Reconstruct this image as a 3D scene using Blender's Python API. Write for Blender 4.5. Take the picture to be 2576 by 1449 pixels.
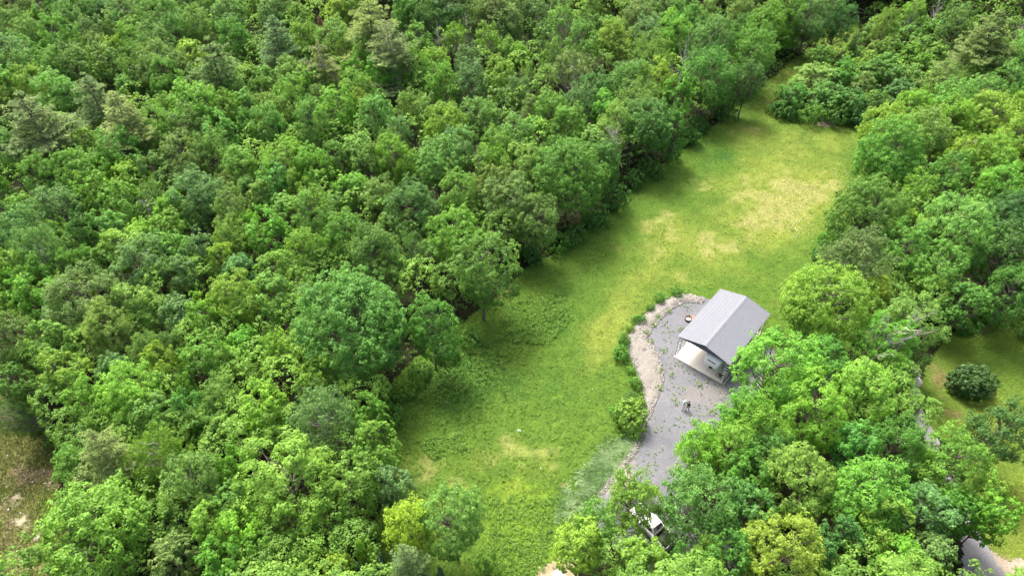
import bpy, math, random
import numpy as np
from mathutils import Vector, Matrix

for _o in list(bpy.data.objects):
    bpy.data.objects.remove(_o)
SC = bpy.context.scene
COL = SC.collection
R_ = math.radians

# ------------------------------------------------------------------ camera, sky, sun, exposure
CAM_H = 72.0
PITCH = R_(44.5)
cam_d = bpy.data.cameras.new('camera')
cam_d.sensor_width = 36.0
cam_d.lens = 24.0
cam_d.clip_start = 0.5
cam_d.clip_end = 4000
cam = bpy.data.objects.new('camera', cam_d)
COL.objects.link(cam)
cam.location = (0, 0, CAM_H)
cam.rotation_euler = (math.pi / 2 - PITCH, 0, 0)
SC.camera = cam

SUN_AZ, SUN_EL = R_(-28), R_(58)          # azimuth from +Y towards +X
w = bpy.data.worlds.new('World')
SC.world = w
w.use_nodes = True
nt = w.node_tree
nt.nodes.clear()
sky = nt.nodes.new('ShaderNodeTexSky')
sky.sky_type = 'NISHITA'
sky.sun_disc = False
sky.sun_elevation = SUN_EL
sky.sun_rotation = SUN_AZ
sky.air_density = 1.0
sky.dust_density = 9.0
sky.ozone_density = 1.0
bg = nt.nodes.new('ShaderNodeBackground')
bg.inputs['Strength'].default_value = 0.12
wo = nt.nodes.new('ShaderNodeOutputWorld')
nt.links.new(sky.outputs[0], bg.inputs[0])
nt.links.new(bg.outputs[0], wo.inputs[0])

sl = bpy.data.lights.new('sun', 'SUN')
sl.energy = 2.0
sl.angle = R_(15)
sl.color = (1.0, 0.96, 0.89)
so = bpy.data.objects.new('sun', sl)
COL.objects.link(so)
sdir = Vector((math.sin(SUN_AZ) * math.cos(SUN_EL), math.cos(SUN_AZ) * math.cos(SUN_EL), math.sin(SUN_EL)))
so.rotation_euler = sdir.to_track_quat('Z', 'Y').to_euler()
so.location = sdir * 200

vs = SC.view_settings
vs.view_transform = 'Standard'
vs.look = 'None'
vs.gamma = 1.0
vs.use_curve_mapping = False
vs.exposure = 1.72
SC.render.engine = 'CYCLES'
SC.cycles.max_bounces = 6
SC.cycles.diffuse_bounces = 3
SC.cycles.transmission_bounces = 4
SC.cycles.transparent_max_bounces = 4

# ------------------------------------------------------------------ helpers
# survey of the place: a bearing through the photograph (x, y of a 2576 wide print) meets the level at height h
FPX, CX, CY = 1717.4, 1288.0, 724.5
_fw = np.array([0, math.cos(PITCH), -math.sin(PITCH)])
_up = np.array([0, math.sin(PITCH), math.cos(PITCH)])
_rt = np.array([1.0, 0, 0])


def at(x, y, h=0.0):
    d = _fw + (x - CX) / FPX * _rt - (y - CY) / FPX * _up
    t = (h - CAM_H) / d[2]
    return np.array([0, 0, CAM_H]) + t * d, t


def to_print(P):
    P = np.asarray(P, float)
    q = P - np.array([0, 0, CAM_H])
    dep = q @ _fw
    return CX + FPX * (q @ _rt) / dep, CY - FPX * (q @ _up) / dep


def poly(pts):
    return np.array([at(x, y)[0][:2] for x, y in pts])


def sdist(P, poly_):
    """signed distance of points (n,2) to a polygon, positive inside"""
    n = len(poly_)
    d2 = np.full(len(P), 1e18)
    ins = np.zeros(len(P), bool)
    for i in range(n):
        a, b = poly_[i], poly_[(i + 1) % n]
        ab = b - a
        t = np.clip(((P - a) @ ab) / max(ab @ ab, 1e-9), 0, 1)
        q = P - (a + t[:, None] * ab)
        d2 = np.minimum(d2, (q * q).sum(1))
        c = ((a[1] > P[:, 1]) != (b[1] > P[:, 1]))
        xi = a[0] + (P[:, 1] - a[1]) / (ab[1] if abs(ab[1]) > 1e-9 else 1e-9) * ab[0]
        ins ^= c & (P[:, 0] < xi)
    d = np.sqrt(d2)
    return np.where(ins, d, -d)


_nr = np.random.default_rng(7)
_LAT = _nr.random((256, 256))


def vnoise(x, y):
    xi, yi = np.floor(x).astype(int), np.floor(y).astype(int)
    fx, fy = x - xi, y - yi
    fx, fy = fx * fx * (3 - 2 * fx), fy * fy * (3 - 2 * fy)
    g = lambda a, b: _LAT[a & 255, b & 255]
    return (g(xi, yi) * (1 - fx) + g(xi + 1, yi) * fx) * (1 - fy) + (g(xi, yi + 1) * (1 - fx) + g(xi + 1, yi + 1) * fx) * fy


def fbm(P, s, o=4, off=0.0):
    x, y = P[:, 0] / s + off, P[:, 1] / s + off * 1.7
    v, a, tot = 0, 1.0, 0
    for _ in range(o):
        v = v + a * vnoise(x, y)
        tot += a
        a *= 0.55
        x, y = x * 2.03 + 17.1, y * 2.03 + 5.3
    return v / tot


def unit(v):
    return v / np.maximum(np.linalg.norm(v, axis=-1, keepdims=True), 1e-9)


class MB:
    """collects polygons; build() links them as ONE mesh object"""

    def __init__(self):
        self.v, self.f, self.n, self.mi, self.tint, self.col = [], [], 0, [], [], []

    def add(self, V, F, mi=0, tint=None, col=None):
        V = np.asarray(V, float).reshape(-1, 3)
        F = np.asarray(F, int)
        self.v.append(V)
        self.f.append(F + self.n)
        self.n += len(V)
        self.mi.append(np.full(len(F), mi))
        self.tint.append(np.zeros(len(F)) if tint is None else np.broadcast_to(tint, (len(F),)))
        if col is not None:
            self.col.append(np.asarray(col, float))

    def box(self, c, s, rot=None, mi=0):
        x, y, z = [k / 2 for k in s]
        V = np.array([[-x, -y, -z], [x, -y, -z], [x, y, -z], [-x, y, -z], [-x, -y, z], [x, -y, z], [x, y, z], [-x, y, z]])
        if rot is not None:
            V = V @ np.array(rot).T
        self.add(V + np.array(c), [[0, 3, 2, 1], [4, 5, 6, 7], [0, 1, 5, 4], [1, 2, 6, 5], [2, 3, 7, 6], [3, 0, 4, 7]], mi)

    def tube(self, path, rad, sides=6, mi=0, tint=None, cap=True):
        path = np.asarray(path, float)
        n = len(path)
        rad = np.broadcast_to(np.asarray(rad, float), (n,))
        tan = unit(np.gradient(path, axis=0))
        ref = np.array([0, 0, 1.0]) if abs(tan[0][2]) < .9 else np.array([1.0, 0, 0])
        a = unit(np.cross(tan, ref))
        b = np.cross(tan, a)
        th = np.linspace(0, 2 * math.pi, sides, endpoint=False)
        ring = path[:, None, :] + rad[:, None, None] * (np.cos(th)[None, :, None] * a[:, None, :] + np.sin(th)[None, :, None] * b[:, None, :])
        V = ring.reshape(-1, 3)
        i, j = np.meshgrid(np.arange(n - 1), np.arange(sides), indexing='ij')
        j2 = (j + 1) % sides
        F = np.stack([i * sides + j, i * sides + j2, (i + 1) * sides + j2, (i + 1) * sides + j], -1).reshape(-1, 4)
        self.add(V, F, mi, tint)
        if cap:
            for k in (0, n - 1):
                o = k * sides
                if sides == 4:
                    self.add(V[o:o + 4], [[0, 1, 2, 3]], mi)
                else:
                    c = path[k]
                    VV = np.vstack([V[o:o + sides], c])
                    self.add(VV, [[q, (q + 1) % sides, sides, sides] for q in range(sides)], mi)

    def bar(self, a, b, r=.05, sides=6, mi=0):
        self.tube([a, b], [r, r], sides, mi)

    def quads(self, V, tint=None, mi=0):
        n = len(V) // 4
        self.add(V, np.arange(n * 4).reshape(n, 4), mi, tint)

    def mesh(self, name, mats, smooth=False):
        me = bpy.data.meshes.new(name)
        V = np.vstack(self.v)
        tri, keep = [], []
        ls, lt, vi = [], [], []
        F = [f for f in self.f]
        tot = 0
        for f in F:
            if f.shape[1] == 4:
                deg = f[:, 2] == f[:, 3]
                if deg.any():
                    cnt = np.where(deg, 3, 4)
                    flat = f.reshape(-1)
                    m = np.ones(flat.shape, bool)
                    m[3::4] = ~deg
                    flat = flat[m]
                else:
                    cnt = np.full(len(f), 4)
                    flat = f.reshape(-1)
            else:
                cnt = np.full(len(f), f.shape[1])
                flat = f.reshape(-1)
            vi.append(flat)
            lt.append(cnt)
        vi, lt = np.concatenate(vi), np.concatenate(lt)
        ls = np.concatenate([[0], np.cumsum(lt)[:-1]])
        me.vertices.add(len(V))
        me.vertices.foreach_set('co', V.astype(np.float32).ravel())
        me.loops.add(len(vi))
        me.loops.foreach_set('vertex_index', vi.astype(np.int32))
        me.polygons.add(len(lt))
        me.polygons.foreach_set('loop_start', ls.astype(np.int32))
        me.polygons.foreach_set('loop_total', lt.astype(np.int32))
        me.polygons.foreach_set('material_index', np.concatenate(self.mi).astype(np.int32))
        if smooth:
            me.polygons.foreach_set('use_smooth', np.ones(len(lt), bool))
        me.update(calc_edges=True)
        t = np.concatenate(self.tint)
        if np.any(t):
            a = me.attributes.new('tint', 'FLOAT', 'FACE')
            a.data.foreach_set('value', t.astype(np.float32))
        if self.col:
            C = np.vstack(self.col)
            a = me.attributes.new('col', 'FLOAT_COLOR', 'POINT')
            a.data.foreach_set('color', np.hstack([C, np.ones((len(C), 1))]).astype(np.float32).ravel())
        for m in mats if isinstance(mats, (list, tuple)) else [mats]:
            me.materials.append(m)
        me.validate()
        return me

    def build(self, name, mats, parent=None, smooth=False, label=None):
        return link(name, self.mesh(name, mats, smooth), parent, label)


def link(name, data, parent=None, label=None):
    o = bpy.data.objects.new(name, data)
    COL.objects.link(o)
    if parent is not None:
        o.parent = parent
    if label:
        o['label'] = label
    return o


def tag(o, label=None, cat=None, group=None, kind=None):
    if label: o['label'] = label
    if cat: o['category'] = cat
    if group: o['group'] = group
    if kind: o['kind'] = kind
    return o


def empty(name, loc=(0, 0, 0), rz=0.0, scale=(1, 1, 1)):
    o = bpy.data.objects.new(name, None)
    COL.objects.link(o)
    o.location = loc
    o.rotation_euler = (0, 0, rz)
    o.scale = scale
    o.empty_display_size = .5
    return o


# ------------------------------------------------------------------ materials
def mat(name, col, rough=.7, spec=.3, metal=0.0, noise=None, bump=None, transl=0.0, attr=None, obcol=False, tint=False):
    m = bpy.data.materials.new(name)
    m.use_nodes = True
    N, L = m.node_tree.nodes, m.node_tree.links
    p = N['Principled BSDF']
    p.inputs['Roughness'].default_value = rough
    p.inputs['Specular IOR Level'].default_value = spec
    p.inputs['Metallic'].default_value = metal
    if attr:
        a = N.new('ShaderNodeAttribute')
        a.attribute_name = attr
        csock = a.outputs['Color']
    elif obcol:
        a = N.new('ShaderNodeObjectInfo')
        csock = a.outputs['Color']
    else:
        a = N.new('ShaderNodeRGB')
        a.outputs[0].default_value = (*col, 1)
        csock = a.outputs[0]
    if tint:
        t = N.new('ShaderNodeAttribute')
        t.attribute_name = 'tint'
        # brighter leaves are also yellower
        v = N.new('ShaderNodeMath'); v.operation = 'ADD'; v.inputs[1].default_value = 1.0
        L.new(t.outputs['Fac'], v.inputs[0])
        comb = N.new('ShaderNodeCombineColor')
        pr = N.new('ShaderNodeMath'); pr.operation = 'POWER'; pr.inputs[1].default_value = 1.22
        L.new(v.outputs[0], pr.inputs[0])
        pb = N.new('ShaderNodeMath'); pb.operation = 'POWER'; pb.inputs[1].default_value = .9
        L.new(v.outputs[0], pb.inputs[0])
        L.new(pr.outputs[0], comb.inputs[0]); L.new(v.outputs[0], comb.inputs[1]); L.new(pb.outputs[0], comb.inputs[2])
        mx = N.new('ShaderNodeMix'); mx.data_type = 'RGBA'; mx.blend_type = 'MULTIPLY'
        mx.inputs['Factor'].default_value = 1
        L.new(csock, mx.inputs['A']); L.new(comb.outputs[0], mx.inputs['B'])
        csock = mx.outputs['Result']
    tc = None
    for sc_, amt, det in (noise or []):
        tc = tc or N.new('ShaderNodeTexCoord')
        n = N.new('ShaderNodeTexNoise')
        n.inputs['Scale'].default_value = sc_
        n.inputs['Detail'].default_value = det
        n.inputs['Roughness'].default_value = .65
        L.new(tc.outputs['Object'], n.inputs['Vector'])
        mr = N.new('ShaderNodeMapRange')
        mr.inputs['From Min'].default_value = .25
        mr.inputs['From Max'].default_value = .75
        mr.inputs['To Min'].default_value = 1 - amt
        mr.inputs['To Max'].default_value = 1 + amt
        L.new(n.outputs['Fac'], mr.inputs['Value'])
        mx = N.new('ShaderNodeMix'); mx.data_type = 'RGBA'; mx.blend_type = 'MULTIPLY'
        mx.inputs['Factor'].default_value = 1
        L.new(csock, mx.inputs['A']); L.new(mr.outputs[0], mx.inputs['B'])
        csock = mx.outputs['Result']
    if bump:
        tc = tc or N.new('ShaderNodeTexCoord')
        n = N.new('ShaderNodeTexNoise')
        n.inputs['Scale'].default_value = bump[0]
        n.inputs['Detail'].default_value = 6
        L.new(tc.outputs['Object'], n.inputs['Vector'])
        b = N.new('ShaderNodeBump')
        b.inputs['Strength'].default_value = bump[1]
        b.inputs['Distance'].default_value = bump[2]
        L.new(n.outputs['Fac'], b.inputs['Height'])
        L.new(b.outputs[0], p.inputs['Normal'])
    L.new(csock, p.inputs['Base Color'])
    if transl:
        tr = N.new('ShaderNodeBsdfTranslucent')
        hs = N.new('ShaderNodeMix'); hs.data_type = 'RGBA'; hs.blend_type = 'MULTIPLY'
        hs.inputs['Factor'].default_value = 1
        hs.inputs['B'].default_value = (1.25, 1.15, .6, 1)
        L.new(csock, hs.inputs['A'])
        L.new(hs.outputs['Result'], tr.inputs['Color'])
        ms = N.new('ShaderNodeMixShader')
        ms.inputs[0].default_value = transl
        L.new(p.outputs[0], ms.inputs[1]); L.new(tr.outputs[0], ms.inputs[2])
        L.new(ms.outputs[0], N['Material Output'].inputs['Surface'])
    return m


M_LEAF = mat('leaf', (.1, .2, .03), rough=.5, spec=.25, transl=.42, obcol=True, tint=True)
M_NEEDLE = mat('needle', (.1, .15, .05), rough=.7, spec=.08, transl=.15, obcol=True, tint=True)
M_BARK = mat('bark', (.13, .11, .09), rough=.9, noise=[(6, .35, 4)])
M_PALE = mat('pale_bark', (.33, .31, .28), rough=.85, noise=[(5, .3, 4)])
M_GREY = mat('dead_wood', (.36, .33, .30), rough=.9, noise=[(5, .3, 4)])
M_GROUND = mat('grass_ground', (.1, .2, .03), rough=.9, spec=.1, attr='col', noise=[(.9, .16, 6), (5.5, .28, 5)], bump=(3.0, .8, .2))
M_BLADE = mat('grass_blade', (.1, .2, .03), rough=.6, spec=.25, attr='col', transl=.25)
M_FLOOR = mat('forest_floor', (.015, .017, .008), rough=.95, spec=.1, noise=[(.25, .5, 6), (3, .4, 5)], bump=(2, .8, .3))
M_GRAVEL = mat('gravel', (.2, .2, .2), rough=.9, spec=.2, attr='col', noise=[(.35, .12, 5), (7, .30, 6), (24, .35, 4)], bump=(9, .7, .08))
M_STONE = mat('stone', (.215, .205, .188), rough=.9, tint=True)
# ------------------------------------------------------------------ the ground
FIELD = poly([(1420, 1520), (1000, 1520), (930, 1340), (980, 1230), (950, 1150), (990, 1060), (940, 1000), (1070, 870), (1190, 790),
              (1320, 670), (1390, 632), (1460, 580), (1530, 540), (1590, 470), (1680, 400), (1750, 350), (1820, 290), (1845, 255),
              (1890, 245), (1930, 200), (1960, 180), (2040, 110), (2085, 60), (2170, 45), (2160, 100), (2085, 165), (1995, 220),
              (1940, 268), (1950, 285), (2060, 298), (2180, 308), (2260, 330), (2230, 460), (2180, 580), (2110, 700), (2040, 800),
              (1990, 900), (1920, 1000), (1820, 1060), (1760, 1200), (1660, 1260), (1560, 1320), (1450, 1440)])
TRACK = poly([(1470, 110), (1492, 15), (1545, 5), (1545, 110)])
DRIVE = poly([(1718, 752), (1760, 742), (1810, 760), (1960, 890), (1900, 1000), (1840, 1040), (1790, 1090), (1735, 1180),
              (1715, 1230), (1760, 1300), (1870, 1370), (1930, 1520), (1640, 1520), (1570, 1400), (1480, 1320), (1500, 1250),
              (1548, 1195), (1592, 1140), (1612, 1090), (1640, 1012), (1664, 960), (1652, 892), (1624, 850), (1642, 813), (1682, 773)])
ROCKS = poly([(1775, 752), (1735, 740), (1702, 742), (1655, 764), (1608, 803), (1578, 850), (1580, 890), (1602, 945), (1618, 995), (1612, 1060),
              (1585, 1130), (1540, 1185), (1500, 1240), (1480, 1310), (1492, 1310), (1512, 1250), (1560, 1195), (1604, 1135), (1628, 1070), (1652, 1012), (1672, 955), (1660, 895),
              (1630, 852), (1648, 820), (1686, 782), (1722, 762), (1768, 764)])
CLEARING = poly([(-90, 930), (20, 990), (70, 1050), (140, 1110), (160, 1170), (155, 1250), (180, 1370), (220, 1540), (-120, 1540)])
LAWN = poly([(2680, 740), (2540, 780), (2430, 815), (2370, 850), (2318, 930), (2300, 1000), (2345, 1080), (2400, 1160), (2440, 1250),
             (2460, 1330), (2492, 1390), (2530, 1415), (2700, 1400)])
ROAD = poly([(2290, 880), (2322, 950), (2318, 1010), (2360, 1100), (2420, 1220), (2452, 1320), (2500, 1390), (2540, 1455), (2570, 1540),
             (2380, 1540), (2415, 1420), (2415, 1330), (2370, 1220), (2305, 1110), (2286, 1020), (2290, 950)])
SAND = poly([(2490, 1385), (2540, 1410), (2700, 1396), (2720, 1560), (2560, 1560), (2530, 1460)])
BARE = poly([(1300, 1540), (1345, 1440), (1375, 1405), (1430, 1398), (1470, 1449), (1480, 1540)])


def lerp(a, b, t):
    t = np.clip(t, 0, 1)[:, None]
    return np.asarray(a) * (1 - t) + np.asarray(b) * t


def blob(X, Y, cx, cy, rx, ry, rot=0.0):
    c, s = math.cos(R_(rot)), math.sin(R_(rot))
    dx, dy = X - cx, Y - cy
    u, v = dx * c + dy * s, -dx * s + dy * c
    return np.exp(-((u / rx) ** 2 + (v / ry) ** 2))


def smooth(x, a, b):
    t = np.clip((x - a) / (b - a), 0, 1)
    return t * t * (3 - 2 * t)


G_LUSH, G_MID, G_BRIGHT, G_DRY = (.032, .084, .013), (.060, .114, .015), (.128, .166, .028), (.215, .205, .080)


def field_col(P):
    """turf colours: lush, mown, sun-bleached and clover-grown patches, with edge-tree shade painted in"""
    X, Y = to_print(np.hstack([P, np.zeros((len(P), 1))]))
    n1, n2, n3 = fbm(P, 9, 5), fbm(P, 3.2, 4, 9.0), fbm(P, .9, 3, 3.0)
    s = (.95 * blob(X, Y, 1860, 590, 260, 110, -22) + .75 * blob(X, Y, 1990, 430, 150, 150, -30) + .75 * blob(X, Y, 1560, 780, 180, 70, -55)
         + .5 * blob(X, Y, 2060, 350, 150, 45) + .45 * blob(X, Y, 1480, 900, 120, 60, -50) + .3 * blob(X, Y, 1330, 1280, 130, 140, -30))
    br = smooth(s + (n1 - .5) * 1.5 + (n2 - .5) * .55, .18, 1.05)
    c = lerp(G_MID, G_BRIGHT, br)
    d = .85 * blob(X, Y, 1840, 590, 240, 75, -24) + .6 * blob(X, Y, 1960, 490, 110, 110) + .35 * blob(X, Y, 1600, 760, 60, 40)
    dry = smooth(d + (n1 - .5) * 1.7 + (n2 - .5) * 2.0 + (n3 - .5) * .8, .5, 1.15)
    c = lerp(c, G_DRY, dry * .6)
    lu = (.9 * blob(X, Y, 1340, 800, 100, 80) + .75 * blob(X, Y, 1160, 960, 130, 110) + .45 * blob(X, Y, 1500, 1200, 80, 130) + .5 * blob(X, Y, 1110, 1130, 70, 50)  # first blob darkens the grass where the edge trees cast shade
          + .35 * blob(X, Y, 1800, 420, 60, 160, 40))
    lush = smooth(lu + (.5 - n1) * 1.5 + (n2 - .5) * 1.3, .30, 1.0)
    c = lerp(c, G_LUSH, lush * .85)
    cl = smooth(blob(X, Y, 1290, 1330, 110, 120) + (n2 - .5) * 1.6 + (n3 - .5), .45, .9)
    c = lerp(c, (.115, .190, .016), cl * .6)
    path = blob(X, Y, 2030, 150, 60, 140, 45)
    c = lerp(c, (.2, .2, .05), path * .5 * n2)
    c = lerp(c, (.25, .21, .13), smooth(blob(X, Y, 2065, 312, 55, 10, 8) + (n2 - .5) * 1.2, .5, .9))
    c = lerp(c, (.24, .19, .09), smooth(blob(X, Y, 1412, 1218, 9, 6), .4, .9))
    return c * (1 + (n3 - .5)[:, None] * .35)


def drive_col(P):
    X, Y = to_print(np.hstack([P, np.zeros((len(P), 1))]))
    n1, n2 = fbm(P, 4, 4, 2.0), fbm(P, 1.3, 4, 6.0)
    c = lerp((.092, .097, .112), (.140, .143, .155), n1)
    t = smooth(.85 * blob(X, Y, 1745, 985, 70, 26, -20) + .8 * blob(X, Y, 1790, 1015, 70, 40) + .7 * blob(X, Y, 1680, 1180, 40, 60, 20) + .7 * blob(X, Y, 1600, 1130, 20, 80, 30)
               + .6 * blob(X, Y, 1690, 930, 30, 25) + (n2 - .5) * 1.5, .45, 1.0)
    c = lerp(c, (.19, .16, .12), t * .25)
    c = lerp(c, (.35, .17, .08), smooth(blob(X, Y, 1743, 800, 9, 7), .4, .9) * .6)
    c = lerp(c, (.33, .28, .24), smooth(blob(X, Y, 1560, 1215, 60, 40, -50) + (n2 - .5), .5, 1.0) * .8)
    return c


def rock_col(P):
    return lerp((.15, .14, .122), (.215, .20, .18), fbm(P, 1.2, 4, 4.0))


def clear_col(P):
    X, Y = to_print(np.hstack([P, np.zeros((len(P), 1))]))
    n1, n2, n3 = fbm(P, 6, 5, 8.0), fbm(P, 1.6, 5, 1.5), fbm(P, .6, 3, 5.5)
    c = lerp((.085, .125, .025), (.15, .15, .055), n1)
    soil = smooth(.8 * blob(X, Y, 70, 1190, 80, 30, 10) + .6 * blob(X, Y, 20, 1350, 70, 80) + .5 * blob(X, Y, 110, 1420, 60, 40) + .35 * blob(X, Y, 60, 1090, 60, 60, 40) + (n2 - .5) * 1.9, .35, .9)
    c = lerp(c, (.21, .165, .105), soil * .7)
    ch = smooth(.7 * blob(X, Y, 70, 1320, 50, 70, -20) + (n2 - .5) * 2.2 + (n3 - .5) * .8, .75, 1.15)
    c = lerp(c, (.30, .275, .22), ch * .7)
    gr = smooth(.8 * blob(X, Y, 130, 1310, 35, 110, -5) + .5 * blob(X, Y, 110, 1100, 40, 30) + (n1 - .5) * 1.4, .4, .9)
    return lerp(c, (.085, .14, .018), gr * .8) * (1 + (n3 - .5)[:, None] * .4)


def lawn_col(P):
    X, Y = to_print(np.hstack([P, np.zeros((len(P), 1))]))
    n1, n2 = fbm(P, 7, 5, 3.3), fbm(P, 1.8, 4, 7.7)
    c = lerp((.075, .130, .018), (.125, .165, .026), smooth(.5 * (Y - 950) / 500 + (n1 - .5) * 1.2 + .2, 0, 1))
    c = lerp(c, (.14, .105, .05), smooth(.9 * blob(X, Y, 2365, 940, 40, 55, 20) + .6 * blob(X, Y, 2390, 1040, 60, 25, 20) + (n2 - .5) * 1.3, .4, 1.0) * .7)
    c = lerp(c, (.30, .24, .14), smooth(.9 * blob(X, Y, 2520, 1405, 60, 15, 15) + (n2 - .5), .4, .9) * .8)
    return c * (1 + (n2 - .5)[:, None] * .25)


def road_col(P):
    X, Y = to_print(np.hstack([P, np.zeros((len(P), 1))]))
    n1, n2 = fbm(P, 3, 4, 2.2), fbm(P, .8, 4, 6.6)
    c = lerp((.16, .16, .18), (.27, .265, .27), n1)
    return lerp(c, (.12, .115, .11), smooth(blob(X, Y, 2445, 1440, 14, 60, 12) + (n2 - .5), .5, .9) * .8)


def sand_col(P):
    return lerp((.25, .21, .165), (.34, .29, .23), fbm(P, 3, 5, 1.1))


def sheet(name, pg, z, res, colf, material, edge=.5, escale=1.2, label=None, kind='structure', crown=0.0):
    lo, hi = pg.min(0) - 1, pg.max(0) + 1
    xs, ys = np.arange(lo[0], hi[0], res), np.arange(lo[1], hi[1], res)
    gx, gy = np.meshgrid(xs, ys, indexing='xy')
    P = np.stack([gx.ravel(), gy.ravel()], 1)
    d = sdist(P, pg) + (fbm(P, escale, 3, 11.0) - .5) * 2 * edge
    ins = (d > 0).reshape(gx.shape)
    q = ins[:-1, :-1] & ins[1:, :-1] & ins[:-1, 1:] & ins[1:, 1:]
    i, j = np.nonzero(q)
    nx = len(xs)
    F = np.stack([i * nx + j, i * nx + j + 1, (i + 1) * nx + j + 1, (i + 1) * nx + j], 1)
    used = np.unique(F)
    rm = np.full(len(P), -1)
    rm[used] = np.arange(len(used))
    P = P[used]
    Z = np.full(len(P), z)
    if crown:
        Z = Z + crown * np.clip(d[used], 0, .9) * (.5 + fbm(P, .8, 3))
    m = MB()
    m.add(np.column_stack([P, Z]), rm[F], 0, None, colf(P))
    o = m.build(name, material, smooth=True)
    o['kind'] = kind
    if label: o['label'] = label
    return o


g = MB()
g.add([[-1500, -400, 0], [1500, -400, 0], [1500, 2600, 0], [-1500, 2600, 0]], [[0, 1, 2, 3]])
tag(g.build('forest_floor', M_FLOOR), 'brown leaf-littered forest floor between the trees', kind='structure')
sheet('meadow', FIELD, .02, .45, field_col, M_GROUND, .7, 2.0, 'long mown meadow with sun-bleached patches between the woods')
sheet('grass_track', TRACK, .02, .5, field_col, M_GROUND, .5, 2.0, 'narrow grass track among the far trees')
sheet('clearing', CLEARING, .02, .3, clear_col, M_GROUND, .8, 2.0, 'stony half-bare clearing with thin grass')
sheet('lawn', LAWN, .02, .4, lawn_col, M_GROUND, .5, 1.6, 'yellow-green mown lawn beyond the tree strip')
sheet('gravel_road', ROAD, .03, .3, road_col, M_GRAVEL, .3, 1.0, 'grey gravel road along the mown lawn')
sheet('sandy_verge', SAND, .026, .2, sand_col, M_GRAVEL, .6, 1.2, 'pale sandy verge where the gravel road meets the lawn')
sheet('bare_soil', BARE, .026, .3, lambda P: lerp((.2, .15, .09), (.36, .29, .2), fbm(P, 1.0, 4)), M_GRAVEL, .6, .9, 'bare tan soil beside the white ribbed roof')
sheet('driveway', DRIVE, .04, .28, drive_col, M_GRAVEL, .28, .8, 'blue-grey gravel driveway curving to the open carport')
sheet('rubble_bank', ROCKS, .045, .28, rock_col, M_GRAVEL, .25, .7, 'low bank of pale broken rock edging the driveway', crown=.3)

RG = np.random.default_rng(21)


def scatter(pg, n, rng=RG):
    lo, hi = pg.min(0), pg.max(0)
    out = []
    tot = 0
    while tot < n:
        P = lo + rng.random((n * 2, 2)) * (hi - lo)
        P = P[sdist(P, pg) > 0]
        out.append(P)
        tot += len(P)
    return np.vstack(out)[:n]


def blades(P, colr, h, wd, nb, lean, name, label, z=.02, sway=(0, 0), cjit=.22):
    """tufts of single-triangle grass blades"""
    n = len(P)
    ang = RG.random((n, nb)) * 2 * math.pi
    hh = (h if np.ndim(h) == 0 else h[:, None]) * RG.uniform(.6, 1.25, (n, nb))
    base = P[:, None, :] + RG.normal(0, 1, (n, nb, 2)) * .07
    dx, dy = np.cos(ang), np.sin(ang)
    tip = np.stack([base[..., 0] + dx * hh * lean + sway[0] * hh, base[..., 1] + dy * hh * lean + sway[1] * hh, z + hh], -1)
    sx, sy = -dy * wd / 2, dx * wd / 2
    a = np.stack([base[..., 0] + sx, base[..., 1] + sy, np.full_like(hh, z)], -1)
    b = np.stack([base[..., 0] - sx, base[..., 1] - sy, np.full_like(hh, z)], -1)
    V = np.stack([a, b, tip], 2).reshape(-1, 3)
    C = np.repeat(colr * RG.uniform(1 - cjit, 1 + cjit, (n, 1)), nb * 3, axis=0)
    m = MB()
    m.add(V, np.arange(len(V)).reshape(-1, 3), 0, None, C)
    return tag(m.build(name, M_BLADE), label, kind='stuff')


P = scatter(FIELD, 95000)
P = P[(sdist(P, DRIVE) < .2) & (sdist(P, ROCKS) < .1)]
X, Y = to_print(np.column_stack([P, np.zeros(len(P))]))
hgt = .07 + .14 * smooth(.9 * blob(X, Y, 1340, 800, 110, 90) + .8 * blob(X, Y, 1170, 960, 150, 120) + .4 * blob(X, Y, 1250, 1250, 200, 200) + (fbm(P, 4, 4) - .5), .2, .9)
blades(P, field_col(P) * 1.05, hgt, .055, 3, .75, 'meadow_grass', 'short green grass growing across the meadow')
P = scatter(LAWN, 22000)
blades(P, lawn_col(P) * 1.05, .06, .05, 3, .7, 'lawn_grass', 'short mown grass of the yellow-green lawn')
P = scatter(CLEARING, 26000)
cc = clear_col(P)
k = cc[:, 0] < .2
blades(P[k], cc[k] * .95, .14, .05, 3, .8, 'clearing_grass', 'thin weedy grass in the stony clearing')

TALL = poly([(1592, 1085), (1604, 1105), (1575, 1150), (1525, 1212), (1455, 1292), (1398, 1305), (1425, 1235), (1480, 1168), (1540, 1105)])
P = scatter(TALL, 4600)
P = P + RG.normal(0, .45, P.shape)
P = P[fbm(P, 1.0, 3, 8.0) > .34]
tc_ = lerp((.07, .135, .045), (.17, .24, .12), smooth(fbm(P, 1.1, 3, 2.0), .3, .75))
blades(P, tc_ * 1.7, .22 + .55 * np.clip(sdist(P, TALL), 0, 1) * fbm(P, 1.3, 3, 6.0), .055, 5, .9, 'tall_grass', 'tall bluish grass bending beside the driveway', sway=(.5, -.5))

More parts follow.
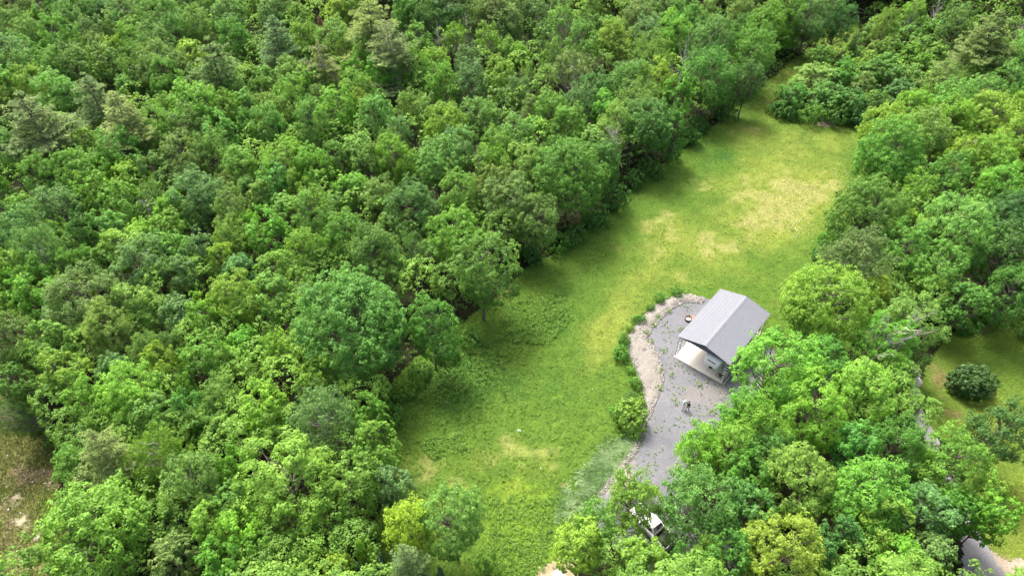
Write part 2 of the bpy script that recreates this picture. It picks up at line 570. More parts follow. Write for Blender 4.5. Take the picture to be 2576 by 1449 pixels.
# broken rock heaped along the driveway edge
def stones(P, smin, smax, z, name, label, material=M_STONE):
    n = len(P)
    base = np.array([[-1, -1, -.6], [1, -1, -.6], [1, 1, -.6], [-1, 1, -.6], [-1, -1, .6], [1, -1, .6], [1, 1, .6], [-1, 1, .6]], float)
    s = RG.uniform(smin, smax, n) * RG.uniform(.6, 1.2, n)
    V = base[None] * (1 + RG.uniform(-.4, .25, (n, 8, 3))) * s[:, None, None] / 2
    A = RG.random((n, 3)) * 6.28
    ca, sa = np.cos(A[:, 0]), np.sin(A[:, 0])
    Rz = np.zeros((n, 3, 3)); Rz[:, 0, 0] = ca; Rz[:, 0, 1] = -sa; Rz[:, 1, 0] = sa; Rz[:, 1, 1] = ca; Rz[:, 2, 2] = 1
    t = (A[:, 1] - 3.14) * .2
    Rx = np.zeros((n, 3, 3)); Rx[:, 0, 0] = 1; Rx[:, 1, 1] = np.cos(t); Rx[:, 1, 2] = -np.sin(t); Rx[:, 2, 1] = np.sin(t); Rx[:, 2, 2] = np.cos(t)
    V = np.einsum('nij,njk,nlk->nli', Rz, Rx, V)
    zz = z if np.ndim(z) else np.full(n, z)
    V = V + np.column_stack([P, zz + s * .15])[:, None, :]
    F = np.array([[0, 3, 2, 1], [4, 5, 6, 7], [0, 1, 5, 4], [1, 2, 6, 5], [2, 3, 7, 6], [3, 0, 4, 7]])
    FF = (np.arange(n)[:, None, None] * 8 + F[None]).reshape(-1, 4)
    m = MB()
    m.add(V.reshape(-1, 3), FF, 0, np.repeat(RG.normal(0, .22, n).clip(-.5, .5), 6))
    return tag(m.build(name, material), label, kind='stuff')


P = scatter(ROCKS, 11000)
d = sdist(P, ROCKS)
stones(P, .05, .19, .05 + .2 * np.clip(d, 0, .9), 'rubble_stones', 'pale broken stones heaped along the driveway edge')
P = scatter(CLEARING, 700)
k = fbm(P, 1.6, 5, 1.5) > .56
stones(P[k], .05, .2, .02, 'field_stones', 'pale stones scattered over the clearing', mat('pale_stone', (.38, .36, .32), rough=.9))
# ------------------------------------------------------------------ trees: one builder per kind, several specimens of each
def rand_unit(rng, n):
    return unit(rng.normal(size=(n, 3)))


def leaf_quads(pos, nrm, ax, L, W, fold=.12):
    ax = unit(ax - (ax * nrm).sum(-1, keepdims=True) * nrm)
    sd = np.cross(nrm, ax)
    L = np.asarray(L)[..., None] if np.ndim(L) else L
    W = np.asarray(W)[..., None] if np.ndim(W) else W
    a = pos - ax * L * .5
    b = pos + sd * W * .5 - nrm * W * fold
    c = pos + ax * L * .5 - nrm * L * fold * .8
    d = pos - sd * W * .5 - nrm * W * fold
    return np.stack([a, b, c, d], -2).reshape(-1, 3)


def tuft_leaves(rng, C, Nn, rt, K, L, tint, dome=.9, up=.4, droop=.55, aspect=.72):
    """K leaves on a small dome at every centre C facing Nn"""
    n = len(C)
    v = unit(Nn[:, None, :] * dome + rand_unit(rng, n * K).reshape(n, K, 3))
    pos = C[:, None, :] + v * (rt * rng.uniform(.6, 1.08, (n, K)))[..., None]
    ln = unit(v * .55 + np.array([0, 0, up]) + rng.normal(size=(n, K, 3)) * .2)
    ax = v + rng.normal(size=(n, K, 3)) * .55 + np.array([0, 0, -droop])
    LL = L * rng.uniform(.7, 1.3, (n, K))
    V = leaf_quads(pos.reshape(-1, 3), ln.reshape(-1, 3), ax.reshape(-1, 3), LL.ravel(), LL.ravel() * aspect)
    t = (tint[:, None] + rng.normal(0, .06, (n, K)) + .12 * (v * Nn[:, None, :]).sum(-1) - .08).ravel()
    return V, np.clip(t, -.6, .7)


def limb(m, rng, a, b, r0, r1, sag=.12, n=5, sides=5):
    a, b = np.asarray(a, float), np.asarray(b, float)
    t = np.linspace(0, 1, n)[:, None]
    p = a + (b - a) * t
    p = p + np.array([0, 0, 1]) * np.linalg.norm(b - a) * sag * (t - t * t) * -2
    p[1:-1] += rng.normal(0, .04 * np.linalg.norm(b - a), (n - 2, 3))
    m.tube(p, np.linspace(r0, r1, n), sides, cap=False)
    return p


def spread(V):
    return float(np.quantile(np.hypot(V[:, 0], V[:, 1]), .95))


def fib(n, rng, zmin=-.6):
    i = np.arange(n) + .5
    z = 1 - (1 - zmin) * i / n
    th = i * 2.399963 + rng.random() * 6.28
    r = np.sqrt(np.clip(1 - z * z, 0, 1))
    return unit(np.column_stack([r * np.cos(th), r * np.sin(th), z]) + rng.normal(0, .13, (n, 3)))


def trunk_line(m, rng, H, r0, lean=(0, 0), top=.92, sides=7, wob=.012):
    n = 8
    t = np.linspace(0, 1, n)
    p = np.column_stack([lean[0] * t + np.cumsum(rng.normal(0, wob * H, n)) * t, lean[1] * t + np.cumsum(rng.normal(0, wob * H, n)) * t, t * H * top - .15 * (t == 0)])
    rr = r0 * (1 - t * .86)
    rr[0] *= 1.35
    m.tube(p, rr, sides, cap=False)
    return p


def on_line(p, z):
    z = np.clip(z, p[0, 2], p[-1, 2])
    return np.array([np.interp(z, p[:, 2], p[:, 0]), np.interp(z, p[:, 2], p[:, 1]), z])


def broadleaf(seed, R, H, V, nb, nt, K, rt, L, zmin=-.62, gaps=.06, lobe=.2, trunk_r=.2, bark=None):
    rng = np.random.default_rng(seed)
    tr, cr = MB(), MB()
    line = trunk_line(tr, rng, H, trunk_r, rng.normal(0, .3, 2), top=.82)
    zc = H - V
    D = fib(nb, rng, zmin)
    # a lopsided outline: a few heavier sides and hollows
    K1 = rand_unit(rng, 6)
    rad = 1 + lobe * np.max(D @ K1[:3].T, 1) - lobe * np.max(D @ K1[3:].T, 1) * .9 + rng.normal(0, .05, nb)
    keep = rng.random(nb) > gaps
    D, rad = D[keep], rad[keep]
    rb = R * rng.uniform(.25, .43, len(D))
    B = D * np.array([R, R, V]) * (rad * .98 - rb / R * .62)[:, None] + np.array([0, 0, zc])
    # inner boughs close the middle
    ni = max(5, nb // 5)
    Bi = rand_unit(rng, ni) * rng.uniform(.2, .5, (ni, 1)) * np.array([R, R, V * .9]) + np.array([0, 0, zc])
    B = np.vstack([B, Bi]); D = np.vstack([D, unit(Bi - np.array([0, 0, zc]) + [0, 0, .3])])
    rb = np.concatenate([rb, R * rng.uniform(.25, .36, ni)])
    C, N, T = [], [], []
    for k in range(len(B)):
        out = unit(D[k] * np.array([1, 1, .8]))
        n = max(4, int(nt * (rb[k] / (.34 * R)) ** 2))
        d = unit(rand_unit(rng, n) + out * .75 + np.array([0, 0, .45]))
        C.append(B[k] + d * (rb[k] * rng.uniform(.72, 1.08, (n, 1))) * np.array([1, 1, .78]))
        N.append(unit(d * .8 + out * .35 + np.array([0, 0, .25])))
        lead = rng.random(n) < .22
        C[-1][lead] += (out * .6 + np.array([0, 0, .7])) * rb[k] * rng.uniform(.25, .6, (int(lead.sum()), 1))
        T.append(rng.normal(0, .08) + rng.normal(0, .08, n) + lead * .06)
        if k < len(D):
            zz = max(H * .22, B[k, 2] - np.hypot(B[k, 0], B[k, 1]) * rng.uniform(.5, .9) - .5)
            limb(tr, rng, on_line(line, min(zz, line[-1, 2])), B[k] + out * rb[k] * .5, .085 * R / 4 + .03, .02)
    C, N, T = np.vstack(C), np.vstack(N), np.concatenate(T)
    Vq, t = tuft_leaves(rng, C, N, rt, K, L, T)
    cr.quads(Vq, t)
    return tr.mesh('broadleaf_trunk', bark or M_BARK), cr.mesh('broadleaf_crown', M_LEAF), H, spread(Vq)


def airy(seed, R, H, V, nb, nt, K, rt, L, bark, trunk_r=.16, zmin=-.8, twig=False, limb_r=.06):
    """looser crown: small sprays along rising limbs, gaps between"""
    rng = np.random.default_rng(seed)
    tr, cr = MB(), MB()
    line = trunk_line(tr, rng, H, trunk_r, rng.normal(0, .5, 2), top=.93, wob=.014)
    zc = H - V
    D = fib(nb, rng, zmin)
    K1 = rand_unit(rng, 5)
    fr = rng.uniform(.5, .95, nb) * (1 + .22 * np.max(D @ K1[:3].T, 1) - .2 * np.max(D @ K1[3:].T, 1))
    B = D * np.array([R, R, V]) * fr[:, None] + np.array([0, 0, zc])
    rb = R * rng.uniform(.15, .30, nb)
    C, N, T = [], [], []
    for k in range(nb):
        out = unit(D[k] + np.array([0, 0, .25]))
        n = max(3, int(nt * rng.uniform(.6, 1.4)))
        d = unit(rand_unit(rng, n) + out * .35)
        C.append(B[k] + d * rb[k] * rng.uniform(.3, 1.15, (n, 1)))
        N.append(unit(d * .5 + np.array([0, 0, .6]) + out * .3))
        T.append(rng.normal(0, .08) + rng.normal(0, .09, n))
        zz = max(H * .2, B[k, 2] - np.hypot(B[k, 0], B[k, 1]) * rng.uniform(.8, 1.5) - .4)
        p = limb(tr, rng, on_line(line, min(zz, line[-1, 2])), B[k], limb_r * (.6 + .4 * R / 4), .018, sag=.1)
        if twig:
            for _ in range(2):
                limb(tr, rng, p[-2], B[k] + rand_unit(rng, 1)[0] * rb[k] * 1.3, .022, .01, sag=0, n=3, sides=4)
    C, N, T = np.vstack(C), np.vstack(N), np.concatenate(T)
    Vq, t = tuft_leaves(rng, C, N, rt, K, L, T, dome=.5, up=.35, droop=.5, aspect=.6)
    cr.quads(Vq, t)
    return tr.mesh('airy_trunk', bark), cr.mesh('airy_crown', M_LEAF), H, spread(Vq)


def conifer(seed, R, H, z0, layers, br, spray, K, NL, NW, rise, shape, trunk_r=.28, bare=0.0, bark=None, irregular=.3):
    rng = np.random.default_rng(seed)
    tr, cr = MB(), MB()
    line = trunk_line(tr, rng, H, trunk_r, rng.normal(0, .25, 2), top=.985, wob=.006)
    C, AX, T = [], [], []
    for li in range(layers):
        f = (li + rng.uniform(-.3, .3)) / (layers - 1)
        f = min(max(f, 0), 1)
        z = H * (z0 + (0.985 - z0) * f)
        Rl = R * shape(f)
        nbk = max(3, int(br * (.6 + .6 * shape(f))))
        a0 = rng.random() * 6.28
        for k in range(nbk):
            az = a0 + k * 6.283 / nbk + rng.normal(0, .25)
            ln = Rl * rng.uniform(1 - irregular, 1 + irregular * .5)
            if ln < .15: continue
            base = on_line(line, z)
            hv = np.array([math.cos(az), math.sin(az), 0])
            tip = base + hv * ln + np.array([0, 0, ln * (rise + rng.normal(0, .07))])
            p = limb(tr, rng, base, tip, .02 + .012 * ln, .012, sag=.06, n=4, sides=4)
            if f < bare and rng.random() < .75: continue
            ns = max(2, int(ln * spray))
            tt = rng.uniform(.28 if f > .15 else .5, 1.05, ns)
            side = np.array([-hv[1], hv[0], 0])
            w = (.38 * ln * (1.1 - tt) + .12 * ln) * rng.uniform(-1, 1, ns)
            c = base + (tip - base) * tt[:, None] + side * w[:, None] + np.array([0, 0, .10]) * rng.normal(0, 1, (ns, 1))
            C.append(c)
            AX.append(unit(hv * .8 + side * (np.sign(w) * .5)[:, None] + np.array([0, 0, .25])))
            T.append(rng.normal(0, .1) + rng.normal(0, .1, ns))
    C, AX, T = np.vstack(C), np.vstack(AX), np.concatenate(T)
    n = len(C)
    v = unit(AX[:, None, :] * .7 + rand_unit(rng, n * K).reshape(n, K, 3) * np.array([1, 1, .55]))
    pos = C[:, None, :] + v * (NL * .55 * rng.uniform(.5, 1.5, (n, K)))[..., None]
    nr = unit(rng.normal(size=(n, K, 3)) * .5 + np.array([0, 0, 1.0]))
    LL = NL * rng.uniform(.7, 1.3, (n, K))
    Vq = leaf_quads(pos.reshape(-1, 3), nr.reshape(-1, 3), v.reshape(-1, 3), LL.ravel(), NW)
    cr.quads(Vq, np.clip((T[:, None] + rng.normal(0, .12, (n, K))).ravel(), -.5, .6))
    return tr.mesh('conifer_trunk', bark or M_BARK), cr.mesh('conifer_needles', M_NEEDLE), H, R


def bare_tree(seed, R, H, nb=26, trunk_r=.14):
    rng = np.random.default_rng(seed)
    tr, cr = MB(), MB()
    line = trunk_line(tr, rng, H, trunk_r, rng.normal(0, .5, 2), top=.95, wob=.016)
    for k in range(nb):
        z = H * rng.uniform(.3, .93)
        az = rng.random() * 6.28
        ln = R * rng.uniform(.5, 1.05) * (1.15 - .5 * z / H)
        base = on_line(line, z)
        tip = base + np.array([math.cos(az) * ln, math.sin(az) * ln, ln * rng.uniform(.4, 1.3)])
        p = limb(cr, rng, base, tip, .055, .016, sag=.08, n=5)
        for _ in range(5):
            q = p[rng.integers(1, 5)]
            limb(cr, rng, q, q + (unit(tip - base) + rand_unit(rng, 1)[0] * .7) * ln * rng.uniform(.2, .45), .026, .010, sag=0, n=3, sides=4)
    return tr.mesh('bare_trunk', M_GREY), cr.mesh('bare_branches', M_GREY), H, R


def shrub_kind(seed, R, H, n, K, rt, L, up=.4):
    """leafy dome down to the ground on a few stems"""
    rng = np.random.default_rng(seed)
    tr, cr = MB(), MB()
    K1 = rand_unit(rng, 4)
    d = unit(rand_unit(rng, n) * np.array([1, 1, .8]) + np.array([0, 0, .35]))
    rad = (1 + (.5 if H < 2.5 else .3) * (np.max(d @ K1[:2].T, 1) - np.max(d @ K1[2:].T, 1))) * rng.uniform(.6, 1.05, n)
    C = d * np.array([R, R, H * .62]) * rad[:, None] + np.array([0, 0, H * .40])
    C[:, 2] = np.maximum(C[:, 2], .08)
    Vq, t = tuft_leaves(rng, C, unit(d + [0, 0, .2]), rt, K, L, rng.normal(0, .1, n), up=up)
    cr.quads(Vq, t)
    for k in range(7):
        a = rng.random() * 6.28
        limb(tr, rng, [.1 * math.cos(a), .1 * math.sin(a), -.05], [R * .6 * math.cos(a), R * .6 * math.sin(a), H * rng.uniform(.4, .75)], .035, .012, n=4)
    return tr.mesh('shrub_stems', M_BARK), cr.mesh('shrub_foliage', M_LEAF), H, spread(Vq)


LIB = {
    'ML': [broadleaf(100 + i, 5.0, 14.5, 5.9, 70, 19, 25, .5, .215, lobe=.34) for i in range(5)],
    'MM': [broadleaf(200 + i, 3.6, 13.0, 5.0, 48, 15, 21, .46, .22, lobe=.38) for i in range(7)],
    'MS': [broadleaf(300 + i, 2.3, 9.5, 3.6, 30, 12, 17, .36, .23, lobe=.34, trunk_r=.12) for i in range(5)],
    'LL': [airy(400 + i, 5.0, 14.5, 6.2, 120, 15, 15, .38, .20, M_BARK, trunk_r=.2) for i in range(4)],
    'LM': [airy(450 + i, 3.3, 13.0, 5.2, 84, 13, 14, .35, .20, M_BARK) for i in range(4)],
    'BL': [airy(480 + i, 5.0, 13.5, 5.4, 105, 15, 14, .38, .20, M_PALE, trunk_r=.24, limb_r=.10) for i in range(3)],
    'HM': [airy(500 + i, 3.6, 13.0, 4.8, 48, 11, 11, .36, .27, M_PALE, twig=True, limb_r=.07, zmin=-.35) for i in range(5)],
    'PM': [conifer(600 + i, 4.6, 19.0, .34, 11, 8, 10, 14, .36, .075, .2, lambda f: max(0, 1 - f ** 1.6) ** .75 * (.8 + .2 * math.sin(f * 17 + 1)) + .06, bare=.0) for i in range(3)],
    'PB': [conifer(640 + i, 5.0, 19.0, .30, 11, 8, 10, 14, .36, .075, .18, lambda f: max(0, 1 - f ** 1.9) ** .75 * (.8 + .2 * math.sin(f * 15)) + .06, bare=.36, bark=M_PALE) for i in range(2)],
    'SM': [conifer(700 + i, 1.7, 8.5, .06, 20, 7, 10, 10, .22, .07, -.05, lambda f: (1 - f) ** .9 + .03, trunk_r=.1, irregular=.2) for i in range(3)],
    'DM': [bare_tree(800 + i, 3.0, 12.0) for i in range(4)],
    'AM': [broadleaf(900 + i, 1.9, 5.4, 2.5, 26, 10, 17, .33, .22, zmin=-.85, lobe=.2, trunk_r=.07) for i in range(5)],
    'BM': [shrub_kind(950 + i, 1.8, 1.9, 170, 11, .28, .24) for i in range(4)],
    'BR': [shrub_kind(980, 2.4, 3.0, 560, 15, .26, .26, up=.25)],
}
COLS = {'g': (.105, .255, .044), 'd': (.078, .200, .042), 'b': (.150, .325, .040), 'y': (.205, .370, .046), 's': (.138, .265, .075),
        'l': (.158, .315, .058), 'o': (.135, .245, .050), 'p': (.150, .240, .085), 'u': (.10, .165, .12), 'w': (.14, .10, .07), 'q': (.190, .275, .090), 'v': (.32, .48, .05)}
NOUN = {'M': 'broadleaf tree', 'L': 'fine-leaved tree', 'P': 'shaggy pine', 'S': 'narrow spruce', 'D': 'bare dead tree', 'H': 'thin-leaved tree',
        'A': 'young broadleaf tree', 'B': 'shrub', 'W': 'pale-limbed tree', 'Q': 'half-bare pine', 'R': 'round bush'}
NAME = {'M': 'broadleaf_tree', 'L': 'fine_leaved_tree', 'P': 'pine_tree', 'S': 'spruce_tree', 'D': 'dead_tree', 'H': 'sparse_tree',
        'A': 'young_tree', 'B': 'shrub', 'W': 'birch_tree', 'Q': 'pine_tree', 'R': 'round_bush'}
CNAME = {'g': 'mid-green', 'd': 'dark green', 'b': 'bright green', 'y': 'yellow-green', 's': 'sage-green', 'l': 'light green', 'o': 'olive', 'p': 'grey-green',
         'u': 'blue-grey', 'w': 'brown', 'q': 'pale olive', 'v': 'lime'}
